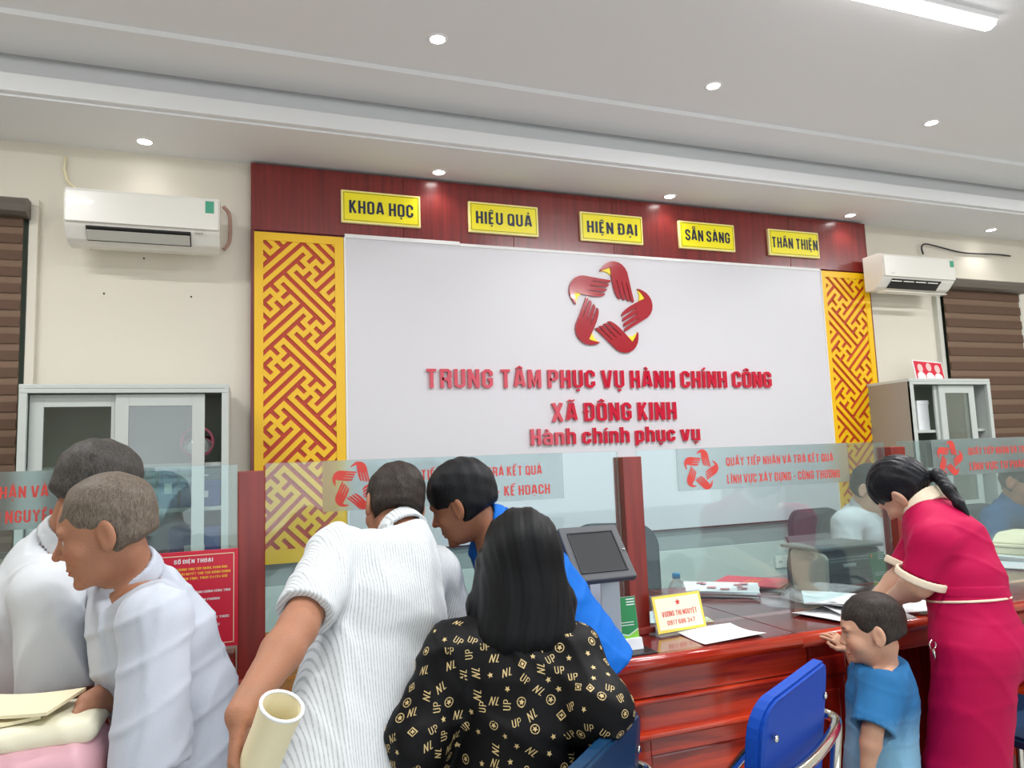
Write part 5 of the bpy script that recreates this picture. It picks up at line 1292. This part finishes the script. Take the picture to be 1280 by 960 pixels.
# ---- man in the striped white shirt, seen from behind
def man_striped():
    L, A, U = lf(490, 630); hd = atd(492, 634, 1.86)
    nb = atd(506, 676, 1.79); pe = atd(432, 985, 1.46); hps = nrm(V3(atd(548, 712, 1.86))-V3(atd(414, 690, 1.63)))
    J = dict(hd=hd, hf=A*.85+L*.34-U*.42, hu=U*.9+A*.40-L*.10, nb=nb, sl=atd(416, 692, 1.64), sr=atd(546, 716, 1.86),
             el=atd(372, 785, 1.42), wl=atd(300, 893, 1.22), er=atd(570, 800, 1.86), wr=atd(590, 795, 2.02), pe=pe, mid=atd(458, 845, 1.60), hsz=[.87])
    J.update(base_J(pe, hps, .95))
    spine = nrm(V3(nb)-V3(pe)); acr = lambda V, o: (V-o['J']['pe'])@hps
    st = cloth_mat('white shirt with fine grey stripes', srgb(214, 218, 220), .8, stripes=(1000, srgb(140, 146, 150)))
    return person('man in a fine striped white shirt seen from behind, bending over the counter', J, .95, skin_a,
        [dict(name='shirt', fn=shirt(.017, .84, .062, .068, .16, .009, [(hps, 4.5, .9), (hps+spine*.4, 6, .6), (spine, 5, .3)], 4, flare=.035), mat=st, h=.0055, across=acr, label='white short sleeved shirt with fine stripes'),
         dict(name='trousers', fn=trousers(), mat=grey_trousers, h=.011)],
        dict(fn=short_hair(.010, .05, -.052), mat=hair_dark, h=.0038, label='short dark hair'),
        hands=dict(l=dict(d=D_(290, 920, .12, -.25, -1), pn=D_(290, 920, -.9, -.1, -.2), curl=.85, thumb=1.0), r=dict(d=A-U*.3, pn=-U, curl=.3, fine=False)))
pc = man_striped()
ro = thing('rolled_document', 'rolled cream paper document held by the man in the striped shirt', 'document', tuple(atd(318, 960, 1.20)))
c_ = Vector(ro.location); b_ = bmesh.new(); p0 = atd(352, 884, 1.17)-c_; p1 = atd(312, 985, 1.20)-c_
tube(b_, [p0, p0+(p1-p0)*.25, p0+(p1-p0)*.6, p1], [.036, .034, .034, .034], 24, False); tube(b_, [p1, p0+(p1-p0)*.5, p0+(p1-p0)*.02, p0], [.031, .031, .032, .034], 24, False)
obj('paper_roll', b_, M['paper2'], ro, True)
b_ = bmesh.new(); ax_ = (p1-p0).normalized(); uu = ax_.orthogonal().normalized(); vv = ax_.cross(uu)
tube(b_, [p0+(uu*math.cos(a)+vv*math.sin(a))*.0345-ax_*.002 for a in np.linspace(0, 2*math.pi, 30)], .003, 8, False); obj('rolled_edge', b_, M['paper'], ro)

# ---- young man in blue, bending, in profile
def man_blue():
    L, A, U = lf(580, 628); hd = atd(578, 629, 1.96)
    pe = atd(710, 806, 1.93); hps = A*.95+L*.2
    J = dict(hd=hd, hf=L*.85+A*.32-U*.36, hu=U*.95+L*.30, nb=atd(619, 664, 1.99), sl=atd(645, 708, 1.84), sr=atd(622, 700, 2.13),
             el=atd(640, 800, 1.80), wl=atd(612, 800, 1.98), er=atd(612, 790, 2.15), wr=atd(590, 790, 2.1), pe=pe, mid=atd(673, 740, 1.95), hsz=[.89])
    J.update(base_J(pe, hps, .93, fwd=L))
    sp = nrm(V3(J['nb'])-V3(pe))
    return person('young man in a bright blue shirt bending over the counter, face in profile', J, .93, skin_b,
        [dict(name='shirt', fn=shirt(.014, .9, .062, .068, .09, .008, [(sp, 6, .6), (hps, 6, .6), (sp+L*.5, 7, .6)], 6, flare=.03), mat=cloth_mat('bright blue shirt cloth', srgb(12, 102, 196), .7), h=.0058, label='bright blue shirt'),
         dict(name='trousers', fn=trousers(.012), mat=grey_mid, h=.009)],
        dict(fn=short_hair(.014, .046, -.060), mat=hair_black, h=.0042, label='thick short black hair'),
        hands=dict(l=dict(d=A-U*.3, pn=-U, fine=False), r=dict(d=A-U*.3, pn=-U, fine=False)))
pd_ = man_blue()

# ---- woman in the patterned black blouse, from behind
def bob(sc, L, F, s):
    sc.ell(L(0, -.014, .040), np.array([.092, .112, .096])*s, F, .02*s)
    sc.slab(L(0, -.030, .0), L(0, -.048, -.16), (.096*s, .085*s), (.118*s, .062*s), F[0], .03*s)
    for sg in (-1, 1): sc.chain([L(sg*.075, .03, .02), L(sg*.092, .02, -.09), L(sg*.098, -.005, -.185)], [.030*s, .036*s, .022*s], .03*s)
    sc.ell(L(0, .12, -.05), np.array([.066, .10, .10])*s, F, .01*s, 's')
    sc.warp(lambda P: .0010*s*np.sin(((P-L(0, 0, 0))@F[0])*420/s+4*np.sin(((P-L(0, 0, 0))@F[2])*22/s))+.0022*s*np.sin(((P-L(0, 0, 0))@F[0])*130/s+2*np.sin(((P-L(0, 0, 0))@F[2])*14/s)))
def woman_black():
    L, A, U = lf(650, 712); hd = atd(652, 706, 1.62); hps = -L+A*.05
    pe = atd(640, 1030, 1.50)
    J = dict(hd=hd, hf=A*.95-U*.25+L*.12, hu=U+A*.25, nb=atd(650, 782, 1.60), sl=atd(566, 818, 1.53), sr=atd(716, 822, 1.54),
             el=atd(522, 925, 1.46), wl=atd(560, 960, 1.68), er=atd(748, 884, 1.45), wr=atd(672, 884, 1.66), pe=pe, mid=atd(642, 905, 1.54), hsz=[.93])
    J.update(base_J(pe, -L*.75-A*.55, .93, seated=True, fwd=A*.75+L*.6))
    return person('seated woman with long black hair in a black blouse with a gold pattern', J, .93, skin_w,
        [dict(name='blouse', fn=shirt(.026, .9, .066, .070, .12, .009, [(hps, 5, .7), (U, 6, .5), (U+hps, 7, .6)], 9, coll=False, long_=True, flare=.02), mat=cloth_mat('black satin blouse', srgb(7, 7, 10), .6), h=.0058, label='black long sleeved blouse'),
         dict(name='trousers', fn=trousers(), mat=cloth_mat('black trousers cloth', srgb(24, 24, 28)), h=.011)],
        dict(fn=bob, mat=hair_mat('long black hair', srgb(5, 6, 8), srgb(15, 17, 20), (6, 6, .6), 60, .45), h=.0042, label='shoulder length black hair', name='hair'),
        hands=dict(l=dict(d=A, pn=-U, fine=False), r=dict(d=A-L*-.2, pn=-U, fine=False)), female=True)
pe_ = woman_black()
# gold monograms printed on the blouse
def print_pattern(o, m_):
    me = o.data; bv = BVHTree.FromPolygons([v.co for v in me.vertices], [tuple(p.vertices) for p in me.polygons])
    rs = random.Random(11); polys = list(me.polygons); pts = []; bm = bmesh.new()
    def star(r, n=5, k=.45, a0=0): return [(r*(1 if i % 2 == 0 else k)*math.sin(i*math.pi/n+a0), r*(1 if i % 2 == 0 else k)*math.cos(i*math.pi/n+a0)) for i in range(2*n)]
    def circ(r, n=14): return [(r*math.cos(2*math.pi*i/n), r*math.sin(2*math.pi*i/n)) for i in range(n)]
    tries = 0
    while len(pts) < 620 and tries < 40000:
        tries += 1; f = polys[rs.randrange(len(polys))]; c = f.center
        if any((c-q).length < .0255 for q in pts): continue
        pts.append(c.copy()); n = f.normal; t = Vector((0, 0, 1)).cross(n)
        if t.length < .2: continue
        t.normalize(); u = n.cross(t); a = rs.choice([0, .6, -.6, 1.57, .3]); t, u = t*math.cos(a)+u*math.sin(a), u*math.cos(a)-t*math.sin(a)
        kind = rs.choice(['star', 'star', 'ring', 'ring', 'dia', 'NL', 'UP', 'NL', 'UP']); tmp = bmesh.new()
        if kind == 'star': R = .0062; vs = [tmp.verts.new((x, 0, y)) for x, y in star(R)]; cc = tmp.verts.new((0, 0, 0)); [tmp.faces.new((cc, vs[i], vs[(i+1) % 10])) for i in range(10)]
        elif kind == 'ring': ribbon(tmp, circ(.0088)+['c'], .0016, lambda q: q, lambda q: q, 0, 0); vs = [tmp.verts.new((x, 0, y)) for x, y in star(.0062)]; cc = tmp.verts.new((0, 0, 0)); [tmp.faces.new((cc, vs[i], vs[(i+1) % 10])) for i in range(10)]
        elif kind == 'dia': ribbon(tmp, [(.009, 0), (0, .009), (-.009, 0), (0, -.009), 'c'], .002, lambda q: q, lambda q: q, 0, 0); vs = [tmp.verts.new((x, 0, y)) for x, y in star(.0052, 4, .4)]; cc = tmp.verts.new((0, 0, 0)); [tmp.faces.new((cc, vs[i], vs[(i+1) % 8])) for i in range(8)]
        else:
            out, tot = layout(kind); sc_ = .020/tot if kind == 'UP' else .022/tot; sk = .35 if kind == 'NL' else 0
            for ch, x, stt in out:
                for pl_, w_ in stt: ribbon(tmp, pl_, w_*.62, lambda q, x=x: (q+x-tot/2)*sc_, lambda q: (q-.5)*.0135, 0, 0)
            if sk:
                for v in tmp.verts: v.co.x += v.co.z*sk
        ok = True; co = {}
        for v in tmp.verts:
            w_ = c+t*v.co.x+u*v.co.z+n*.004; loc_, nn, _, dist = bv.find_nearest(w_)
            if loc_ is None or dist > .012: ok = False; break
            co[v] = loc_+nn*.0007
        if ok:
            for v in tmp.verts: v.co = co[v]
            join(bm, tmp)
        else: tmp.free()
    g = obj('printed_pattern', bm, m_, o); g['kind'] = 'stuff'
    return g
print_pattern(pe_['blouse'], mat('pale gold print', srgb(206, 182, 128), .55))

# ---- woman in maroon, bending, in profile
def ponytail(sc, L, F, s, tail=None):
    short_hair(.012, .050, -.050)(sc, L, F, s)
    sc.ell(L(0, -.055, .02), np.array([.070, .070, .075])*s, F, .02*s)
    if tail is not None: sc.chain([V3(p) for p in tail], [.014, .020, .018, .014, .005], .010)
    sc.warp(lambda P: .0015*s*np.sin(((P-L(0, 0, 0))@F[0])*380/s+3*np.sin(((P-L(0, 0, 0))@F[2])*30/s)))
def woman_maroon():
    L, A, U = lf(1124, 614); hd = atd(1129, 615, 2.34); hps = A*.95-L*.1
    pe = atd(1218, 800, 2.10); nb = atd(1160, 640, 2.28)
    J = dict(hd=hd, hf=L*.55-U*.68+A*.38, hu=L*.62+U*.72, nb=nb, sl=atd(1168, 678, 2.10), sr=atd(1158, 662, 2.42),
             el=atd(1150, 730, 2.12), wl=atd(1116, 748, 2.34), er=atd(1130, 720, 2.42), wr=atd(1098, 745, 2.46), pe=pe, mid=atd(1206, 722, 2.14), hsz=[.88])
    J.update(base_J(pe, hps, .93, fwd=L, bend=.04)); sp = nrm(V3(nb)-V3(pe))
    tail = [atd(1160, 596, 2.30), atd(1172, 594, 2.26), atd(1186, 612, 2.20), atd(1199, 630, 2.16), atd(1211, 645, 2.14)]
    maroon = cloth_mat('maroon crepe', srgb(178, 4, 70), .7, var=.05); cream = cloth_mat('cream rib', srgb(236, 220, 196), .8)
    def coll(sc, o):
        up = nrm(o['HL'](0, -.02, -.05)-o['J']['nb']); collar(sc, o['J']['nb']-up*.004, up, o['F'][1], .072, .042, .006)
    def cuff(a, b):
        def fn(sc, o):
            S_, E_ = o['J'][a], o['J'][b]; d = nrm(E_-S_); e_ = S_+d*np.linalg.norm(E_-S_)*.80; sc.cone(e_-d*.004, e_+d*.014, .074, .074, .004); sc.cone(e_-d*.06, e_+d*.1, .064, .064, .003, 's'); sc.cut(e_+d*.018, d, e_-.12, e_+.12); sc.cut(e_-d*.006, -d, e_-.12, e_+.12)
        return fn
    def belt(sc, o):
        m_ = o['J']['pe']+(o['J']['mid']-o['J']['pe'])*.80; d = nrm(o['J']['mid']-o['J']['pe']); h = nrm(o['J']['hr']-o['J']['hl']); g = o['g']
        sc.slab(m_-d*.02, m_+d*.02, (.150*g, .115*g), (.148*g, .113*g), h, .005); sc.cut(m_+d*.016, d, m_-.3, m_+.3); sc.cut(m_-d*.016, -d, m_-.3, m_+.3)
    def piping(sc, o):
        m_ = o['J']['pe']+(o['J']['mid']-o['J']['pe'])*.66; d = nrm(o['J']['mid']-o['J']['pe']+L*.01); h = nrm(o['J']['hr']-o['J']['hl']); g = o['g']
        sc.slab(m_-d*.02, m_+d*.02, (.156*g, .119*g), (.156*g, .119*g), h, .005); sc.cut(m_+d*.0035, d, m_-.3, m_+.3); sc.cut(m_-d*.0035, -d, m_-.3, m_+.3)
    def top(sc, o):
        shirt(.010, .80, .060, .068, .0, .006, [(sp, 6, .6), (hps, 5, .5), (sp+L, 6, .6)], 14, coll=False)(sc, o)
    def pants(sc, o):
        J_, g = o['J'], o['g']; sc.slab(J_['mid']+(J_['pe']-J_['mid'])*.2, J_['pe'], (.135*g, .110*g), (.155*g, .100*g), nrm(J_['hr']-J_['hl']), .03)
        sc.ell(J_['pe']-L*.045-np.array([0, 0, .02]), (.09, .10, .10), None, .05)
        trousers(.016, .045, .005, 3)(sc, o)
    return person('woman in a maroon suit with a black ponytail bending over the counter', J, .93, skin_w,
        [dict(name='top', fn=top, mat=maroon, h=.0058, label='maroon short sleeved top'), dict(name='trousers', fn=pants, mat=maroon, h=.007, label='wide maroon trousers'),
         dict(name='collar', fn=coll, mat=cream, h=.0038, label='cream collar'), dict(name='sleeve_cuff', fn=cuff('sl', 'el'), mat=cream, h=.004, label='cream cuff'), dict(name='sleeve_cuff', fn=cuff('sr', 'er'), mat=cream, h=.004, label='cream cuff'),
         dict(name='belt', fn=belt, mat=maroon, h=.005), dict(name='waist_piping', fn=piping, mat=cream, h=.003, label='thin cream piping')],
        dict(fn=lambda sc, L_, F, s: ponytail(sc, L_, F, s, tail), mat=hair_mat('smooth black hair', srgb(12, 13, 17), srgb(34, 35, 40), (1, 1, 1), 90, .35), h=.0042, label='black hair tied in a ponytail'),
        hands=dict(l=dict(d=L*.5+A*.6-U*.5, pn=-U-L*.1, curl=.55), r=dict(d=L*.5+A*.5-U*.5, pn=-U, curl=.5)), female=True)
pf_ = woman_maroon()
b_ = bmesh.new(); c_ = Vector(atd(1166, 806, 2.02)); tube(b_, [c_+Vector((.012*math.cos(a), 0, .012*math.sin(a))) for a in np.linspace(0, 6.28, 16)], .0018, 6, False); tube(b_, [c_+Vector((0, 0, -.012)), c_+Vector((.006, 0, -.04))], .004, 6)
kr_ = obj('key_ring', place(b_, Matrix.Translation(Vector(pf_['off']))), M['chrome'], pf_['root'])

# ---- small boy in blue
def boy():
    L, A, U = lf(1096, 790); hd = atd(1090, 788, 2.04); hps = A*.96-L*.05
    pe = atd(1102, 950, 2.02); s = .60
    J = dict(hd=hd, hf=L*.96-U*.16-A*.12, hu=U+L*.12, nb=atd(1103, 832, 2.04), sl=atd(1105, 856, 1.96), sr=atd(1092, 850, 2.13),
             el=atd(1091, 912, 1.90), wl=atd(1083, 968, 1.90), er=atd(1080, 838, 2.18), wr=atd(1060, 812, 2.20), pe=pe, mid=atd(1102, 893, 2.03), hsz=[.82])
    J.update(base_J(pe, hps, s, fwd=L))
    shirt_m = bpy.data.materials.new('dip dyed blue cotton'); shirt_m.use_nodes = True; nt = shirt_m.node_tree; b = nt.nodes['Principled BSDF']; b.inputs['Roughness'].default_value = .85
    a_ = nt.nodes.new('ShaderNodeAttribute'); a_.attribute_name = 'across'; cr_ = nt.nodes.new('ShaderNodeValToRGB'); nz = nt.nodes.new('ShaderNodeTexNoise'); nz.inputs['Scale'].default_value = 30
    ad = nt.nodes.new('ShaderNodeMath'); ad.operation = 'MULTIPLY_ADD'; ad.inputs[1].default_value = .12
    cr_.color_ramp.elements[0].position = .30; cr_.color_ramp.elements[0].color = srgb(126, 176, 206); cr_.color_ramp.elements[1].position = .72; cr_.color_ramp.elements[1].color = srgb(30, 104, 158)
    nt.links.new(nz.outputs[0], ad.inputs[0]); nt.links.new(a_.outputs['Fac'], ad.inputs[2]); nt.links.new(ad.outputs[0], cr_.inputs[0]); nt.links.new(cr_.outputs[0], b.inputs['Base Color'])
    acr = lambda V, o: np.clip((V[:, 2]-float(pe.z))/.26, 0, 1)
    return person('small boy in a blue t-shirt with one hand on the counter edge', J, s, skin_child,
        [dict(name='t_shirt', fn=shirt(.020, 1.0, .090, .098, .09, .004, [((0, 0, 1), 9, .5), (L, 9, .6), (A, 8, .5)], 21, coll=False, cr=.072, flare=.02), mat=shirt_m, h=.0045, across=acr, label='blue t-shirt fading to pale blue'),
         dict(name='shorts', fn=trousers(.012), mat=cloth_mat('navy shorts cloth', srgb(40, 60, 100)), h=.008)],
        dict(fn=short_hair(.006, .046, -.045), mat=hair_dark, h=.0036, label='short cropped dark hair'),
        hands=dict(l=dict(d=-U+L*.1, pn=L*-.0+A, curl=.5, s=.95), r=dict(d=L*.75+U*.75, pn=L*.5-U*.3+A*.4, curl=[.2, .5, .7, .8], s=.95, thumb=.2, spread=.25)), child=True, coarse=.007)
pg = boy()

# ---- clerks behind the glass
def clerk_white():
    L, A, U = lf(1086, 620); s = .95; hps = A*-.8-L*.5
    P = lambda px, py, y: at(px, py, y)
    pe = P(1062, 735, 3.0)
    J = dict(hd=P(1090, 613, 2.88), hf=L*-.75-A*.35-U*.35, hu=U-L*.3, nb=P(1080, 638, 2.93), sr=P(1058, 656, 2.84), sl=P(1092, 652, 3.10),
             er=P(1060, 702, 2.80), wr=P(1096, 700, 2.66), el=P(1112, 695, 3.02), wl=P(1120, 700, 2.75), pe=pe, hsz=[1.0])
    J.update(base_J(pe, hps, s, seated=True, fwd=-A*.9-L*.1))
    return person('clerk in a white shirt sitting behind the glass near the printer', J, s, skin_w,
        [dict(name='shirt', fn=shirt(.024, .9, .070, .078, .05, .006, [((1, 0, 0), 6, .6), ((0, 0, 1), 6, .5)], 31), mat=white_shirt, h=.0068, label='white short sleeved shirt'), dict(name='trousers', fn=trousers(), mat=grey_trousers, h=.012)],
        dict(fn=short_hair(.012, .05, -.058), mat=hair_black, h=.0048, label='short black hair'), hands=dict(l=dict(d=-A, pn=-U, fine=False), r=dict(d=-A-L*.4, pn=-U, fine=False)))
ph_ = clerk_white()
def clerk_blue():
    L, A, U = lf(1270, 604); s = .98; hps = A*-.75-L*.6
    P = lambda px, py, y: at(px, py, y)
    pe = P(1262, 725, 3.0)
    J = dict(hd=P(1280, 604, 2.80), hf=L*-.70-A*.5-U*.4, hu=U-L*.25, nb=P(1266, 632, 2.86), sr=P(1244, 650, 2.80), sl=P(1290, 648, 3.06),
             er=P(1240, 690, 2.74), wr=P(1272, 695, 2.6), el=P(1310, 690, 3.0), wl=P(1310, 695, 2.7), pe=pe, hsz=[1.12])
    J.update(base_J(pe, hps, s, seated=True, fwd=-A*.9-L*.1))
    return person('clerk in a deep blue shirt sitting behind the glass at the right edge', J, s, skin_b,
        [dict(name='shirt', fn=shirt(.028, .9, .072, .072, .05, .007, [((1, 0, 0), 6, .6), ((0, 0, 1), 6, .6)], 33, long_=True), mat=cloth_mat('deep blue shirt cloth', srgb(14, 70, 112), .75), h=.0068, label='deep blue shirt'), dict(name='trousers', fn=trousers(), mat=grey_trousers, h=.012)],
        dict(fn=short_hair(.013, .05, -.058), mat=hair_black, h=.0048, label='short black hair'), hands=dict(l=dict(d=-A, pn=-U, fine=False), r=dict(d=-A-L*.4, pn=-U, fine=False)))
pi_ = clerk_blue()

# ---- pink sack on a stool at the lower left
c_ = at(42, 905, 1.62); zt_ = .665
st2 = thing('stool', 'low stool carrying the pink sack at the lower left', 'stool', (c_.x-.06, c_.y, 0))
b_ = bmesh.new(); lathe(b_, [(0, zt_-.03), (.17, zt_-.03), (.175, zt_-.015), (.17, zt_), (0, zt_)], 24); obj('seat', b_, M['mahogv'], st2)
for k in range(4): a = k*math.pi/2+.78; obj('leg', tube(bmesh.new(), [(.12*math.cos(a), .12*math.sin(a), zt_-.03), (.16*math.cos(a), .16*math.sin(a), 0.0)], .014), M['mahogv'], st2)
sk_ = thing('sack', 'full pink sack with a cream top at the lower left', 'sack', (c_.x-.06, c_.y, zt_))
sc = Sculpt(); sc.rbox((0, 0, .105), (.19, .10, .115), np.eye(3), .06, .03); sc.warp(folds(.008, [((1, 0, .3), 5, .7), ((.3, 0, 1), 6, .6), ((0, 1, .4), 5, .5)], 4))
me, _ = build_mesh('lower_sack', sc, .009); obj('lower_sack', me, mat('pale pink woven plastic', srgb(222, 172, 182), .45, var=.06, vscale=9), sk_)
sc = Sculpt(); sc.rbox((0, .01, .222), (.178, .088, .024), np.eye(3), .022, .02); sc.warp(folds(.008, [((1, 0, .3), 6, .8), ((.3, 0, 1), 7, .6)], 6))
me, _ = build_mesh('cream_top', sc, .009); obj('cream_top', me, mat('cream plastic', srgb(232, 228, 202), .5), sk_)
b_ = bmesh.new(); ribbon(b_, [(.035*math.cos(a), .03*math.sin(a)) for a in np.linspace(0, 6.0, 14)], .02, lambda q: q+.06, lambda q: q+.08, -.112, -.112); obj('printed_flower', b_, M['orange'], sk_)
for k, (dx, dy, r_) in enumerate(((-.03, 0, .2), (.02, .02, -.3))):
    sheet(rect(c_.x-.06+dx, c_.y+dy, .20, .13, r_), zt_+.247+.012*k, .006, M['paper2'], .005, 'document', ['lower bundle of cream papers on the pink sack', 'upper bundle of cream papers on the pink sack'][k], 'papers on the sack', 'papers')
